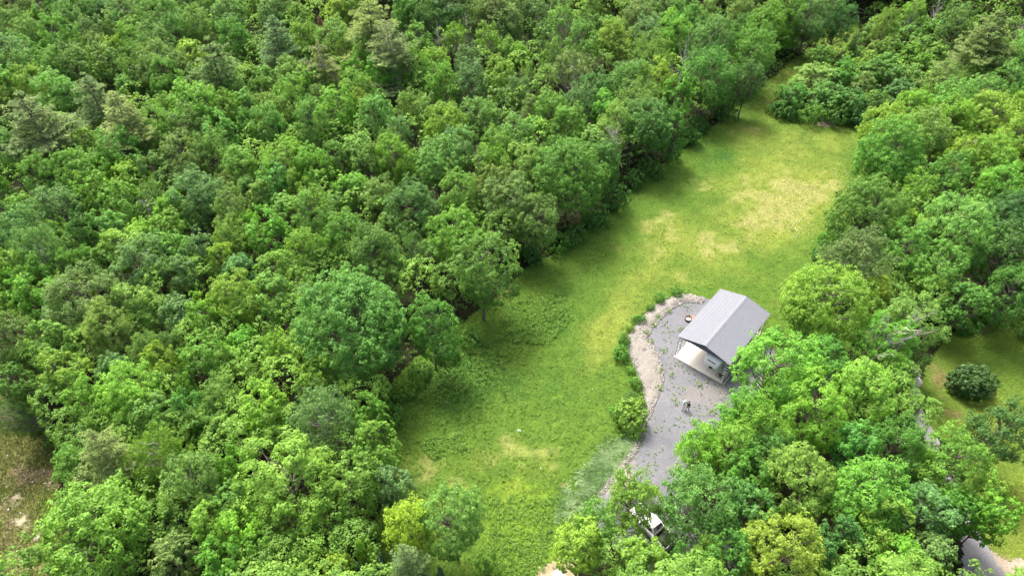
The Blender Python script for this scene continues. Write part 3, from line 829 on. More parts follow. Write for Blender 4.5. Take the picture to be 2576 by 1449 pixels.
TREES = '''
M 50 18 45 o
M 128 45 32 l
D 105 40 20 o|the grey bare tree|grey leafless tree in the far upper corner of the wood
M 148 42 30 s
M 88 60 28 b
M 45 78 40 l
M 10 115 24 g
M 215 36 36 l
M 184 70 38 g|the rounded maple by the thin spruce|rounded fresh-green broadleaf crown standing just behind a thin dark spruce
L 265 38 34 d|the tall dark tree|tall dark green tree rising behind lighter crowns near the top edge
M 320 45 46 l
M 355 90 30 l
M 315 85 28 s
M 425 55 52 l
L 470 18 34 d
L 525 25 32 l
M 590 42 34 g
M 560 22 30 l
M 85 112 40 l
M 150 112 42 l
S 207 108 20 d|the thin dark spruce|thin dark spruce poking up between pale crowns
L 232 95 36 s
L 287 92 28 o|the brownish thin tree|thin brownish-olive crown with grey twigs showing in the far wood
M 335 118 38 b|the bright upper tree|bright lime-green rounded crown beside a brownish thin tree
M 398 125 42 o|the dark olive maple|dark olive rounded crown among pale trees
M 445 100 36 g
M 482 138 34 y|the yellow-green round tree|vivid yellow-green crown just beside the greyish pine
M 500 75 38 l
M 575 60 38 s
M 602 108 42 g
P 545 165 58 p|the single grey pine|large grey-green pine with layered boughs over a dark hollow
M 420 178 62 s|the pale spreading maple|broad pale sage crown with frosted tops in the far wood
M 352 178 40 g
M 292 142 32 y
L 250 128 30 l
M 272 168 36 l
M 140 182 44 l
M 192 178 46 g
M 30 162 52 s
M 86 152 32 l
M 35 195 42 l
M 25 238 38 b
M 92 228 46 b
M 165 248 50 l
P 245 255 52 p|the twin pine, darker stem|tall dusky pine, the taller one of two joined grey pines
P 315 310 64 q|the twin pine, paler stem|wide pale olive pine leaning out in front of its dusky twin
P 85 315 74 p|the big grey pine|largest shaggy grey-green pine, near the picture's side edge
L 20 268 26 o
M 322 226 32 o
M 368 215 34 d
M 422 218 44 l
M 470 208 32 s
L 602 250 36 l
M 500 280 60 b|the wide lime crown|wide vivid lime crown group below the single grey pine
M 572 292 42 b
H 425 278 36 l
M 412 338 46 b
M 482 332 46 o
M 565 348 42 l
M 622 290 36 l
M 625 200 36 l
M 625 330 30 g
M 660 15 30 l
M 702 30 42 g
M 690 58 36 s
L 745 48 34 l
M 768 75 32 l
S 812 75 20 w|the dead brown spruce|dead rusty-brown spruce standing upright among green crowns
M 850 46 27 y|the small yellow tree|small yellow-green crown between the brown spruce and a large pine
M 880 18 40 l
P 930 62 64 q|the tall olive pine|tall olive-green pine at the top, half hidden by a bare-limbed pine
Q 985 118 62 q|the half-bare pine|pale olive pine with bare grey lower limbs over a dark hollow
P 697 108 46 p|the feathery pine|feathery grey-green pine standing behind a loose bright tree
M 770 112 38 b
M 850 112 44 l
H 735 138 32 l
Q 815 172 42 q|the small olive pine|small pale olive pine with reddish bare twigs at its middle
H 862 152 24 l
M 925 160 42 g
L 738 198 42 l
M 664 202 32 l
M 670 242 36 g
M 800 222 34 b
M 975 188 42 b
M 890 208 36 b
M 1055 118 34 b
M 1045 32 58 g
L 1075 68 46 d
M 1130 38 50 d
L 1210 48 45 o|the broad olive tree|broad dark olive crown on a bare stem near the top edge
P 1248 18 44 q|the top-edge pine|olive pine cut by the top edge of the picture
D 1107 118 22 o|the thin bare snag|thin bare grey snag in a dark hollow of the wood
D 1180 92 22 o
H 1146 100 26 y|the twiggy yellow tree|sparse yellow-green tree with pale bare twigs showing
H 1226 112 36 y
M 1270 78 40 s
H 1095 160 38 y
M 1045 188 38 b
M 1110 218 42 b
L 1177 160 30 s|the column tree|tall column-shaped sage-green tree beside a black hollow
L 1186 215 46 s
M 1250 176 32 b
M 1265 212 36 b
L 1275 135 28 l
M 900 245 42 l
M 735 258 42 b
L 805 262 30 s
M 845 292 48 b
M 690 292 42 l
M 775 302 32 g
M 692 328 42 l
M 785 332 42 l
L 910 275 30 y
M 950 302 50 l
L 1030 285 42 l
D 1018 335 20 o
M 1125 332 48 y|the round lime tree|rounded lime crown in mid-wood, lit brighter than all around it
M 1080 305 38 l
L 1208 300 50 l
L 1000 348 36 s
M 1300 42 42 s
L 1345 50 36 s
H 1415 68 46 l|the tall thin tree|tall thin-leaved light green tree with a long visible stem
M 1410 25 26 o
L 1485 25 26 l
M 1600 18 42 l
M 1672 25 46 g
M 1612 62 46 s
L 1530 85 36 l
L 1545 105 42 y
M 1305 142 28 b
M 1455 128 38 l
H 1395 150 32 l
H 1440 188 56 s|the big loose tree|big loose sage-green tree with open crown before a dark gap
M 1490 82 32 g
L 1300 240 32 s
H 1330 210 22 l
M 1375 115 32 g
L 1625 100 46 s
L 1730 55 40 l
M 1690 98 50 b
M 1790 118 56 s
L 1780 45 26 s
L 1865 38 36 l
M 1920 72 42 b
M 1860 100 36 g
L 1900 132 52 l
L 1640 152 52 l|the feathery edge tree|feathery bright tree, the upper one of three in the meadow's edge row
L 1582 208 60 l
M 1648 215 46 y|the yellow edge tree|yellow-green edge tree right beside white bare branches
M 1708 248 38 b
L 1785 185 66 g|the tall shaded edge tree|tall dark green tree at the meadow's far corner, foliage to the ground
D 1710 190 30 o 16|the white bare branches|upright whitish bare branches between two tall meadow-edge trees
M 1500 242 42 g
L 1455 270 42 s
M 1385 292 46 l
M 1520 288 36 b
L 1600 278 56 s|the sage edge tree|large sage-green thin-leaved tree above a fan of white dead branches
D 1572 340 36 o 14|the dead branch fan|fan of white dead branches leaning out at the meadow edge
M 1540 332 42 l
M 1430 330 50 b
P 1328 298 22 p
M 1345 332 38 l
M 1635 325 54 g
L 1692 320 34 g
L 1880 205 40 d|the dark corner bush|dark rounded bushy tree at the meadow's far end beside the grass track
M 1970 35 46 b
A 1955 92 52 b
L 2040 35 56 s
A 2060 82 32 l
L 2110 55 36 d
S 2145 115 20 d|the little dark spruce|little dark spruce among pale young trees
L 2218 60 24 l|the leaning slender tree|slender bright tree leaning over the young growth
A 2190 88 24 l
A 2270 68 28 l
H 2300 35 30 y
A 2240 88 26 l
A 2285 98 28 l
A 2340 88 30 l
A 2240 125 28 l
A 2312 122 30 l
A 2205 132 24 l
A 2190 162 26 b
A 2288 142 26 b
A 2352 140 28 l
A 2232 165 28 l
A 2322 168 28 b
M 2405 70 36 g
D 2362 22 20 o|the pale dead stem|pale dead stem with broken limbs at the wood's far edge
P 2490 95 64 p|the far corner pine|tall grey-green pine with a pointed top in the far corner
M 2480 165 56 o
L 2430 205 32 o
D 2562 78 18 o
A 2400 185 28 l
L 2368 222 46 o|the feathery willow|feathery olive willow-like tree between young growth and tall crowns
A 2065 152 32 l
A 2050 198 50 l
A 1990 245 38 g
B 1960 268 28 g
A 2085 248 48 g
A 2172 218 28 o
A 2122 190 34 g
A 2200 182 36 g
A 2238 198 34 g
A 2265 242 46 d
A 2290 200 34 l
A 2205 265 30 g
A 2140 262 38 g
M 2572 118 32 l
M 2562 172 42 g
M 2512 232 46 g
M 2290 288 48 y|the yellow corner maple|bright yellow-green crown nearest the meadow's bare stony patch
M 2222 332 48 y
M 2380 272 50 l
M 2442 262 46 l
M 2482 302 54 y
M 2558 252 42 g
M 2560 305 42 y
M 2392 312 50 b
M 2320 348 56 l
M 38 412 50 g
L 120 408 28 d
M 230 378 34 l
M 320 398 56 g
M 406 388 32 b
M 215 442 56 b
M 285 432 34 g
M 130 456 46 l
M 325 448 42 y
M 400 438 40 s
M 465 422 50 s
L 532 398 50 l
L 602 422 46 l
M 240 502 46 b
L 142 535 60 s|the feathery blue-green tree|feathery blue-green tree above a thin bare twiggy sapling
M 15 492 26 b
M 10 552 28 s
M 60 530 38 b
M 58 602 60 s|the frosted maple|large frosted blue-green crown touching the picture's side edge
W 115 642 70 s|the grey birch|grey-green flat-topped tree with white limbs showing below
M 160 602 28 l
M 292 522 36 l
M 336 528 42 l
D 188 555 20 o
L 396 512 32 s
D 380 548 26 o|the grey brush tree|bushy grey leafless crown in the middle of the wood
M 440 548 42 b
M 505 508 60 s
S 492 552 24 u|the silver spruce|silvery blue spruce tip over a dark hollow
M 590 548 50 l
M 360 602 46 y
M 290 592 50 l
M 430 592 42 b
M 215 612 34 g
M 320 640 46 y|the lime wood tree|vivid lime crown tucked behind a round blue-green crown
M 360 682 58 s|the round blue-green crown|neat round blue-green crown below a vivid lime one
M 402 632 46 g
M 232 672 36 g
M 460 652 42 l
M 515 658 42 s
L 580 615 42 l
M 560 672 34 y|the small lime tree|small lime crown squeezed between two sage crowns
M 602 688 42 s
M 462 702 46 s
M 40 692 46 b
M 110 712 42 g
M 176 692 30 b
M 622 482 26 s
H 572 482 32 o
M 635 582 32 b
M 720 418 56 b
M 802 432 46 b
M 690 482 46 g
M 750 490 34 l
M 660 512 32 l
M 722 532 42 l
M 782 528 32 b
M 905 395 42 l
W 980 390 46 s|the white-twigged tree|pale tree with white inner branches in the middle wood
M 1000 422 46 b
M 930 430 42 l
M 850 412 36 g
M 886 482 46 b
L 952 502 46 o|the brownish birch|brownish-green loose tree leaning over a black hollow
M 1040 532 66 d|the dark round maple|large dark bluish-green rounded crown beside a black hollow
M 1012 455 20 y
M 1100 422 56 l
M 1150 395 50 s
D 1212 442 26 o|the tangled bare tree|tangled bare reddish-grey twigs between full green crowns
M 1240 422 36 y
M 1150 502 50 l
M 1242 492 56 o
M 868 600 52 g|the conical dark tree|conical dark green tree above a shadowed gap
M 790 562 50 l
M 690 602 50 b
L 760 642 50 b
L 822 642 32 b
M 690 700 46 l
M 945 642 66 g|the broad smooth crown|broad smooth mid-green crown in the inner row beside the meadow
H 1040 650 40 g
M 1152 605 62 b
M 1212 690 80 g|the big meadow maple|biggest rounded tree bulging into the meadow's middle
M 1430 440 82 g|the tall edge maple|tall edge maple whose leaning grey stems show at its foot
M 1290 520 62 o|the grey-green edge maple|grey-green crown at the meadow edge, lower than the tall maple beside it
M 1345 560 50 o
M 1330 440 54 l
M 1240 400 46 l
M 1520 420 46 g
M 1300 362 44 l
M 1490 360 42 l
M 2240 402 76 g|the broad bluish maple|broad bluish-green crown overhanging the meadow's far side
H 2420 402 52 y|the bare-stemmed yellow tree|yellow-green open tree with many grey stems showing below
M 2180 532 82 g|the overhanging maple|large mid-green crown overhanging the meadow above a black gap
H 2300 492 44 y|the airy yellow tree|airy yellow-green crown with gaps, over a black hollow
M 2372 462 54 g
M 2392 592 86 l|the great pale maple|great pale-topped maple in the strip beside the shaded trees
M 2298 595 48 y
M 2270 642 56 g
L 2140 655 82 s|the silvery edge tree|silvery thin-leaved tree reaching over the meadow behind a lime crown
L 2122 668 36 y
M 2350 682 58 l
M 2502 422 56 b
M 2540 372 50 y
M 2502 482 52 b
M 2525 560 56 d
M 2520 645 72 d|the shaded maple|big shaded dark green tree at the lawn's far end
M 2052 775 100 y|the big lime maple|biggest lime-green maple, bulging over the carport's far corner
L 2200 742 40 y
M 2290 830 72 l|the pale domed tree|pale domed light green tree behind a leaning dead trunk
M 30 742 42 b
M 100 768 52 b
M 215 768 76 s|the wide frosted crown|wide frosted sage crown near the round blue-green one
M 345 778 46 l
M 455 792 46 s|the pale ball crown|pale ball-shaped crown with bluish top
M 520 812 50 b
M 582 775 62 b
S 95 808 26 u|the side spruce|blue-grey spruce standing alone near the stony clearing
M 160 822 36 s
M 42 872 62 o|the reddish maple|olive crown flushed with reddish young leaves above the clearing
M 275 842 62 l
M 152 882 52 l
M 172 955 56 b
M 297 938 46 s
L 377 892 42 l
M 412 930 50 y|the fan-shaped lime tree|fan-shaped lime crown spreading over dark boughs
M 522 920 56 b
L 438 882 34 o
M 330 1005 68 y|the lime wood-edge maple|largest lime-green crown in the wood beside the stony clearing
M 240 1022 50 b
W 105 1035 46 s|the leaning white birch|thin leaning birch with a white trunk over the stony clearing
M 60 985 40 g
M 622 872 46 b
M 480 992 32 b
M 392 1055 50 l
L 560 1022 52 l
M 480 1052 42 g
M 692 762 48 l
M 905 822 126 g|the giant maple|giant spreading green maple bulging toward the meadow's shaded corner
M 1085 832 60 g
H 700 885 46 y|the yellow tree over bare wood|yellow-green open tree above a tangle of dead limbs
M 772 852 46 l
M 808 962 54 b
W 820 1062 88 s|the grey-green birch|large grey-green birch with white upper twigs
M 672 1042 56 y
M 942 1062 46 b
M 2232 880 60 b
M 1962 935 92 b|the maple over the slab|bright maple hiding the carport's near corner post
M 2070 925 52 g
M 2162 985 72 y
M 2040 1052 78 y|the vivid lime maple|vivid lime maple in front of bare twiggy branches
D 2150 850 52 o 17|the leaning dead trunk|leaning silver-grey dead tree between lime crowns near the carport
D 2045 1005 30 o|the twiggy bare tree|bare grey twigs rising behind the vivid lime maple
R 2437 960 54 d|the round bush|round dark evergreen bush standing alone on the lawn
B 2328 1008 18 g|the small lawn-edge shrub|small shrub at the lawn edge beside the grey road
M 2430 762 52 g
M 2545 738 62 d
B 2578 845 20 g|the cut-off lawn shrub|low green shrub at the lawn's picture-edge side
L 205 1175 58 g
P 275 1165 66 q|the light wood pine|light green pine with long layered boughs near the clearing
W 400 1165 76 b|the white-limbed birch|bright green birch with bold white limbs over dark ground
M 258 1335 112 b|the red-tipped maple|large maple with yellowish-red tips at the clearing's corner
B 378 1262 30 o|the small conifer shrub|small dark conifer-like shrub under tall trees by a brush heap
M 502 1222 72 s|the bluish tall maple|tall bluish-green crown leaning over the brush heap
M 592 1192 46 b
M 592 1282 46 l
M 542 1342 60 y|the yellow-tipped maple|yellow-tipped crown just above the brush heap
M 612 1352 52 y
M 442 1405 60 s
M 562 1425 60 b
M 742 1215 110 b|the dense great maple|dense great maple with hundreds of bright leaf tufts near the lower edge
M 892 1232 66 l|the maple with dead twigs|light green crown with bare dead twigs on its shoulder
M 950 1135 60 b
M 992 1235 46 s
L 1030 1318 56 v 13|the bright lime aspen|brightest lime-yellow slim tree at the meadow's near end
M 1140 1315 80 l|the near meadow maple|large fresh green maple beside the brightest lime-yellow slim tree
S 835 1370 28 u|the steel-blue spruce|steel-blue spruce in a dark hollow, highest of the near spruces
B 782 1402 32 d
S 932 1378 24 u
M 850 1432 36 y
S 900 1442 28 u
S 952 1425 26 u
P 1026 1432 42 p|the grey near pine|grey-green small pine cut by the lower edge
S 1107 1445 18 u
M 1222 1432 28 l
M 662 1392 40 l
M 920 1402 22 y
L 1588 1262 62 b|the tree over the pickup|fine-leaved green tree half hiding the white pickup
L 1745 1272 92 g|the dark fine tree|large dark fine-leaved tree beside the white pickup
H 1500 1332 58 l
M 1455 1385 58 y|the yellow tree by the white roof|yellow-green crown above the white ribbed roof corner
M 1612 1412 66 y|the near lime tree|lime-green crown in front of the white pickup
L 1762 1130 56 y
L 1832 1132 60 b
M 1705 1440 46 g
M 2012 1215 90 l|the light near maple|largest light green crown with pale tufts, in front of the vivid lime maple
M 1965 1395 92 y|the lower-edge lime maple|huge lime crown cut by the lower edge, in front of the light maple
M 2145 1132 52 g
M 2250 1132 70 g
M 2172 1262 88 b
M 2212 1335 66 b
M 2312 1292 60 s
M 2372 1182 80 b
M 2382 1282 60 g
M 2442 1240 58 y|the feathery lawn maple|feather-edged yellow-green crown spreading toward the lawn
M 2482 1305 54 b
M 2102 1382 62 d
M 2252 1432 62 b
M 2342 1402 52 s
L 2470 1085 66 d|the dark lawn birch|dark loose birch leaning out over the lawn
B 1702 737 15 g
B 1662 752 15 g
B 1636 774 11 g
B 1608 800 17 g
B 1587 826 12 l
B 1568 856 18 g
B 1562 890 22 g|the round driveway shrub|roundest dark green shrub on the outer side of the rock bank
B 1588 930 14 l
B 1602 962 19 l
B 1590 1000 19 s|the blossoming shrub|pale shrub with whitish blossom on the rock bank
B 1588 1050 46 l|the big driveway shrub|biggest pale-flowered shrub between meadow and driveway
B 1560 1035 24 l
B 1612 1012 20 l
B 1596 1092 18 g
B 1735 348 26 d|the dark meadow-edge bush|dark rounded bush alone at the meadow's far edge
B 1640 420 34 d
B 1600 455 32 d
B 1545 505 36 d
B 1500 545 36 d
B 1440 590 34 d
B 1395 612 34 d
B 1690 385 26 d
B 1820 275 32 d
B 1760 315 30 d
B 1340 640 30 d
B 1180 850 32 g
B 1120 880 34 g
B 1060 930 38 l
B 1010 985 34 l
B 985 1045 36 g
B 970 1000 30 g
B 1990 278 34 g
B 2040 288 34 g
B 2110 295 34 d
B 2160 300 30 d
B 2060 640 24 g
B 2080 600 28 g
B 2110 560 30 g
B 1955 845 20 g
B 2390 1120 20 g
B 2290 940 20 g
B 150 1110 28 g
B 165 1180 26 g
B 170 1250 28 g
B 185 1360 30 g
B 90 1075 26 g
B 210 1440 30 g
B 2420 815 34 g
B 2480 795 34 g
L 1900 1085 72 b
L 1925 1155 66 g
M 1865 1205 60 g
M 1880 1300 62 d
L 1862 1050 52 b
M 1835 1425 62 g
L 1770 1415 46 b
'''
rt_ = random.Random(5)
FT, LAND, RECS = 0, [], []
PREF = {'M': None, 'L': None, 'P': 'PM', 'Q': 'PB', 'S': 'SM', 'D': 'DM', 'H': 'HM', 'W': 'BL', 'A': 'AM', 'B': 'BM', 'R': 'BR'}
count = {}
for line in TREES.strip().splitlines():
    f = line.split('|')
    k, x, y, r, c, *ho = f[0].split()
    x, y, r = float(x), float(y), float(r)
    vr = 1.0
    hc, t = 8.0, 80.0
    for _ in range(5):
        p, t = at(x, y, hc)
        rw = r * t / FPX
        if k == 'M':
            H = min(8.2 + 1.35 * rw, 17.5)
            V = max(rw * 1.12, H * .36)
        elif k in 'LHW':
            H = min(8.6 + 1.35 * rw, 17)
            V = max(rw * 1.15, H * .38)
        elif k in 'PQ':
            H, V = min(10 + 2.0 * rw, 22), 5.5
        elif k == 'S':
            H, V = min(3.0 + 3.2 * rw, 15), min(3.0 + 3.2 * rw, 15) * .42
        elif k == 'D':
            H, V = 9.5 + 1.0 * rw, 3.5
        elif k == 'A':
            H = min(2.3 * rw + .5, 6.2)
            V = H * .48
        else:
            H = (1.25 if k == 'R' else 1.3) * rw
            V = H * .5
        if ho: H = float(ho[0])
        hc = H - V if k != 'D' else H * .62
    if k == 'M':
        key = 'ML' if rw > 4.5 else 'MM' if rw > 2.9 else 'MS'
    elif k == 'L':
        key = 'LL' if rw > 3.9 else 'LM'
    else:
        key = PREF[k]
    n = count[key] = count.get(key, -1) + 1
    RECS.append(dict(k=k, key=key, var=n % len(LIB[key]), x=x, y=y, r=r, c=c, p=p, rw=rw, H=H, t=t,
                     short=f[1] if len(f) > 1 else None, label=f[2] if len(f) > 2 else None))
# smaller trees that close the canopy between the big ones
cov = [(q['x'], q['y'], q['r'] * (1.0 if q['k'] in 'MLHW' else .75)) for q in RECS if q['k'] not in 'BD']
FILL = []
ALLOPEN = [FIELD, DRIVE, CLEARING, LAWN, ROAD, SAND]
for yy in range(-8, 1450, 12):
    gx_ = np.arange(4 + (yy % 24) // 2, 2576, 24.0)
    pts = np.array([at(x, yy, 5.5)[0][:2] for x in gx_])
    ok = np.ones(len(gx_), bool)
    for pg in ALLOPEN:
        ok &= sdist(pts, pg) < (-3.4 if pg is ROAD or pg is CLEARING else -1.8)
    for x in gx_[ok]:
        r_ = rt_.uniform(.85, 1.25) * 2.5 * FPX / at(x, yy, 5.5)[1]
        if all((x - a) ** 2 + (yy - b) ** 2 > (c_ * .93 + r_ * .22) ** 2 for a, b, c_ in cov):
            p, t = at(x, yy, 5.5)
            FILL.append((p[0], p[1], r_ * t / FPX, rt_.random()))
            cov.append((x, yy, r_))
LAND = [q for q in RECS if q['short']]
PLACES = LAND + [dict(short=s, x=a, y=b) for s, a, b in (('the open carport', 1810, 830), ('the white pickup', 1640, 1310), ('the round bush', 2437, 960))]


def side_of(q, L):
    dx, dy = q['x'] - L['x'], q['y'] - L['y']
    a = math.degrees(math.atan2(-dy, dx)) % 360
    return ['to the right of', 'behind and right of', 'behind', 'behind and left of', 'to the left of', 'in front and left of', 'in front of',
            'in front and right of'][int((a + 22.5) // 45) % 8]


seen = {}
for q in RECS:
    if q['label']:
        continue
    L = min(PLACES, key=lambda L: (L['x'] - q['x']) ** 2 + (L['y'] - q['y']) ** 2)
    s = side_of(q, L)
    seen.setdefault((L['short'], s), []).append((math.hypot(L['x'] - q['x'], L['y'] - q['y']), id(q), q))
ORD = ['first', 'second', 'third', 'fourth', 'fifth', 'sixth', 'seventh', 'eighth', 'ninth', 'tenth']
for (L, s), qs in seen.items():
    qs.sort(key=lambda e: e[0])
    for i, (_, _, q) in enumerate(qs):
        tone = CNAME[q['c']]
        L = L.replace('that ', '')
        q['label'] = (f"{tone} {NOUN[q['k']]}, {s} {L}" if len(qs) == 1 else f"{tone} {NOUN[q['k']]}, {ORD[i]} one {s} {L}") if q['k'] != 'D' else \
            (f"{NOUN[q['k']]} {s} {L}" if len(qs) == 1 else f"{NOUN[q['k']]}, {ORD[i]} one {s} {L}")


def region(q):
    if q['k'] == 'B': return 'shrubs along the meadow, driveway and lawn edges'
    if q['k'] == 'R': return None
    if q['k'] == 'A': return 'young trees growing past the meadow end'
    if q['k'] == 'S': return 'spruces among the broadleaf trees'
    if q['k'] in 'PQ': return 'pines rising among the broadleaf trees'
    if q['k'] == 'D': return 'bare dead trees in the woods'
    if q['x'] > 1900 and q['y'] > 260: return 'trees of the strip between meadow and lawn'
    if q['x'] > 1280 and q['y'] < 330: return 'trees at the far end of the meadow'
    if q['y'] > 1100 and 1250 < q['x'] < 1900: return 'trees over the driveway'
    return 'trees of the big wood beside the meadow'


CAT = {'M': 'broadleaf tree', 'L': 'slender tree', 'P': 'pine', 'Q': 'pine', 'S': 'spruce', 'D': 'dead tree', 'H': 'sparse tree', 'W': 'birch', 'A': 'sapling', 'B': 'shrub', 'R': 'bush'}
for q in RECS:
    tm, cm, Hc, Rc = LIB[q['key']][q['var']]
    k = q['k']
    s = q['rw'] / Rc
    sz = q['H'] / Hc
    s *= 1.11 if k in 'ML' else 1.32 if k in 'PQ' else 1.03
    o = empty(NAME[k], (q['p'][0], q['p'][1], 0), rt_.random() * 6.283, (s * rt_.uniform(.95, 1.06), s * rt_.uniform(.95, 1.06), sz))
    if q['short'] and 'leaning' in q['short']:
        o.rotation_euler = (0, R_(22 if 'dead' in q['short'] else 10), 0)
    if q['short'] == 'the leaning white birch':
        b_ = at(168, 1084)[0]
        o.location = (b_[0], b_[1], 0)
        o.rotation_euler = (R_(15), R_(-23), 0)
    if q['short'] == 'the dark lawn birch':
        o.rotation_euler = (0, R_(14), 0)
    if q['short'] == 'the dead branch fan':
        o.rotation_euler = (R_(16), R_(-14), 0)
    tag(o, q['label'], CAT[k], region(q))
    link('stems' if k in 'BR' else 'trunk', tm, o)
    c = link('branches' if k == 'D' else 'foliage' if k in 'BR' else 'crown', cm, o)
    base = np.array(COLS[q['c']])
    if k == 'R': base = np.array((.075, .145, .05))
    j = np.array([rt_.uniform(.86, 1.14), rt_.uniform(.92, 1.08), rt_.uniform(.8, 1.15)]) * rt_.uniform(.9, 1.1)
    c.color = (*(base * j), 1)

# the smaller trees between the numbered ones, too many and too small to tell apart
rf = np.random.default_rng(77)
m = MB()
for (fx, fy, fr_, fq) in FILL:
    Rr, Vv, Hh = fr_ * 1.0, fr_ * 1.3, (6.6 + fr_ * 1.2) if not (fy > 112 and fx > 38) else 3.2 + fr_ * .6
    nb_ = 20
    D = fib(nb_, rf, -.5)
    K1 = rand_unit(rf, 4)
    rad = 1 + .25 * np.max(D @ K1[:2].T, 1) - .25 * np.max(D @ K1[2:].T, 1)
    B = D * np.array([Rr, Rr, Vv]) * (rad * .68)[:, None] + np.array([fx, fy, Hh - Vv])
    near = np.hypot(fy, CAM_H) < 108
    nt_ = 9 if near else 5
    d = unit(rand_unit(rf, nb_ * nt_).reshape(nb_, nt_, 3) + D[:, None, :] * .75 + np.array([0, 0, .45]))
    C = (B[:, None, :] + d * Rr * .36).reshape(-1, 3)
    N = unit(d + np.array([0, 0, .25])).reshape(-1, 3)
    Vq, t = tuft_leaves(rf, C, N, .45, 15 if near else 7, .21 if near else .36, np.repeat(rf.normal(0, .09, nb_), nt_) + (fq - .5) * .5)
    m.quads(Vq, t)
    m.tube([[fx, fy, -.1], [fx, fy, Hh * .5], [fx + .2, fy, Hh - Vv * .4]], [.13, .1, .04], 5, cap=False, mi=1)
fo = m.build('young_woodland', [M_LEAF, M_BARK])
fo.color = (.165, .32, .05, 1)
tag(fo, 'smaller trees filling the gaps of the wood', kind='stuff')

# low growth on the forest floor
OPEN = [FIELD, DRIVE, CLEARING, LAWN, ROAD, SAND, TRACK]


def wooded(P):
    m = np.ones(len(P), bool)
    for pg in OPEN:
        m &= sdist(P, pg) < -.2
    return m


lo, hi = np.array([-150, 22.]), np.array([150, 205.])
P = lo + RG.random((14000, 2)) * (hi - lo)
X, Y = to_print(np.column_stack([P, np.zeros(len(P))]))
P = P[(X > -120) & (X < 2700) & (Y > -90) & (Y < 1560)]
P = P[wooded(P)]
P = P[fbm(P, 7, 3, 5.0) > .42]
n = len(P)
C = np.column_stack([P, RG.uniform(.15, 1.3, n) * (.4 + fbm(P, 5, 3, 1.0))])
Vq, t = tuft_leaves(RG, C, unit(np.array([0, 0, 1.0]) + RG.normal(0, .3, (n, 3))), .5, 8, .38, RG.normal(0, .15, n))
P = scatter(np.array([[-40, 25], [95, 25], [95, 165], [-40, 165.]]), 42000)
d = sdist(P, FIELD)
P = P[(d < .3) & (d > -6) & (RG.random(len(P)) < .75)]
P = P[(sdist(P, DRIVE) < -.6) & (sdist(P, ROCKS) < -.6) & (sdist(P, LAWN) < 0)]
n = len(P)
C2 = np.column_stack([P, RG.uniform(.1, 1.0, n) * np.clip(.5 - sdist(P, FIELD) * .5, .25, 1.9)])
V2, t2 = tuft_leaves(RG, C2, unit(np.array([0, 0, 1.0]) + RG.normal(0, .35, (n, 3))), .4, 8, .26, RG.normal(0, .15, n))
m = MB(); m.quads(Vq, t); m.quads(V2, t2)
ug = m.build('undergrowth', M_LEAF)
ug.color = (.085, .19, .03, 1)
tag(ug, 'low leafy undergrowth on the forest floor', kind='stuff')

# leafy weeds: rank patches in the meadow, tufts on the gravel
P1 = scatter(poly([(1080, 900), (1200, 850), (1290, 900), (1220, 980), (1120, 1020), (1050, 1010)]), 900)
P2 = scatter(poly([(1270, 770), (1400, 740), (1440, 800), (1380, 870), (1260, 860)]), 1500)
P3 = scatter(poly([(1050, 1110), (1160, 1090), (1180, 1130), (1080, 1160)]), 450)
P4 = scatter(poly([(1230, 1250), (1400, 1260), (1370, 1449), (1230, 1449)]), 900)
P5 = np.vstack([scatter(poly([(1860, 280), (1930, 200), (2050, 110), (2120, 90), (2010, 230), (1950, 290)]), 900),
                scatter(poly([(2190, 300), (2120, 305), (1960, 288), (1960, 297), (2080, 314)]), 260)])
P6 = scatter(FIELD, 9000)
X6, Y6 = to_print(np.column_stack([P6, np.zeros(len(P6))]))
P6 = P6[(RG.random(len(P6)) < .12 + .75 * smooth(Y6, 600, 1300)) & (sdist(P6, DRIVE) < -1) & (sdist(P6, ROCKS) < -.5)]
P7 = scatter(ROCKS, 2600) + RG.normal(0, .8, (2600, 2))
P7 = P7[(sdist(P7, DRIVE) < -.9) & (sdist(P7, ROCKS) < .1)]
allP = np.vstack([P1, P2, P3, P5, P7])
keep = (fbm(allP, 2.2, 3, 3.1) > .44) | (RG.random(len(allP)) < .3)
nk = int(keep.sum())
allP = np.vstack([allP[keep], P4, P6])
n = len(allP)
low = np.arange(n) >= nk
C = np.column_stack([allP, np.where(low, RG.uniform(.02, .1, n), RG.uniform(.05, .3, n))])
Vq, t = tuft_leaves(RG, C, unit(np.array([0, 0, 1.0]) + RG.normal(0, .3, (n, 3))), .3, 7, .15, RG.normal(0.02, .16, n) - low * .06)
m = MB(); m.quads(Vq, t)
lw = m.build('leafy_weeds', M_LEAF); lw.color = (.125, .25, .034, 1)
tag(lw, 'rank leafy weeds in patches of the meadow', kind='stuff')

P = scatter(DRIVE, 1100)
SLAB = np.array([.347 * CAM_H, .802 * CAM_H]) + np.array([[-4, -.3], [4, -.3], [4, 12], [-4, 12]]) @ np.array([[math.cos(R_(-40.3)), math.sin(R_(-40.3))], [-math.sin(R_(-40.3)), math.cos(R_(-40.3))]])
P = P[sdist(P, SLAB) < 0]
P = P[(fbm(P, 2.5, 3, 4.4) > .50)]
X, Y = to_print(np.column_stack([P, np.zeros(len(P))]))
big = np.array([at(x, y)[0][:2] for x, y in ((1683, 786), (1625, 839), (1642, 818), (1669, 884), (1663, 933), (1757, 968), (1659, 978), (1700, 1010), (1690, 945), (1640, 860), (1655, 800), (1715, 830), (1790, 1040), (1760, 1062))])
bigc = np.repeat(big, 14, 0) + RG.normal(0, .28, (len(big) * 14, 2))
bigc = bigc[sdist(bigc, SLAB) < -.2]
allP = np.vstack([P, bigc])
n = len(allP)
hz = np.concatenate([RG.uniform(.03, .14, len(P)), RG.uniform(.06, .4, len(bigc))])
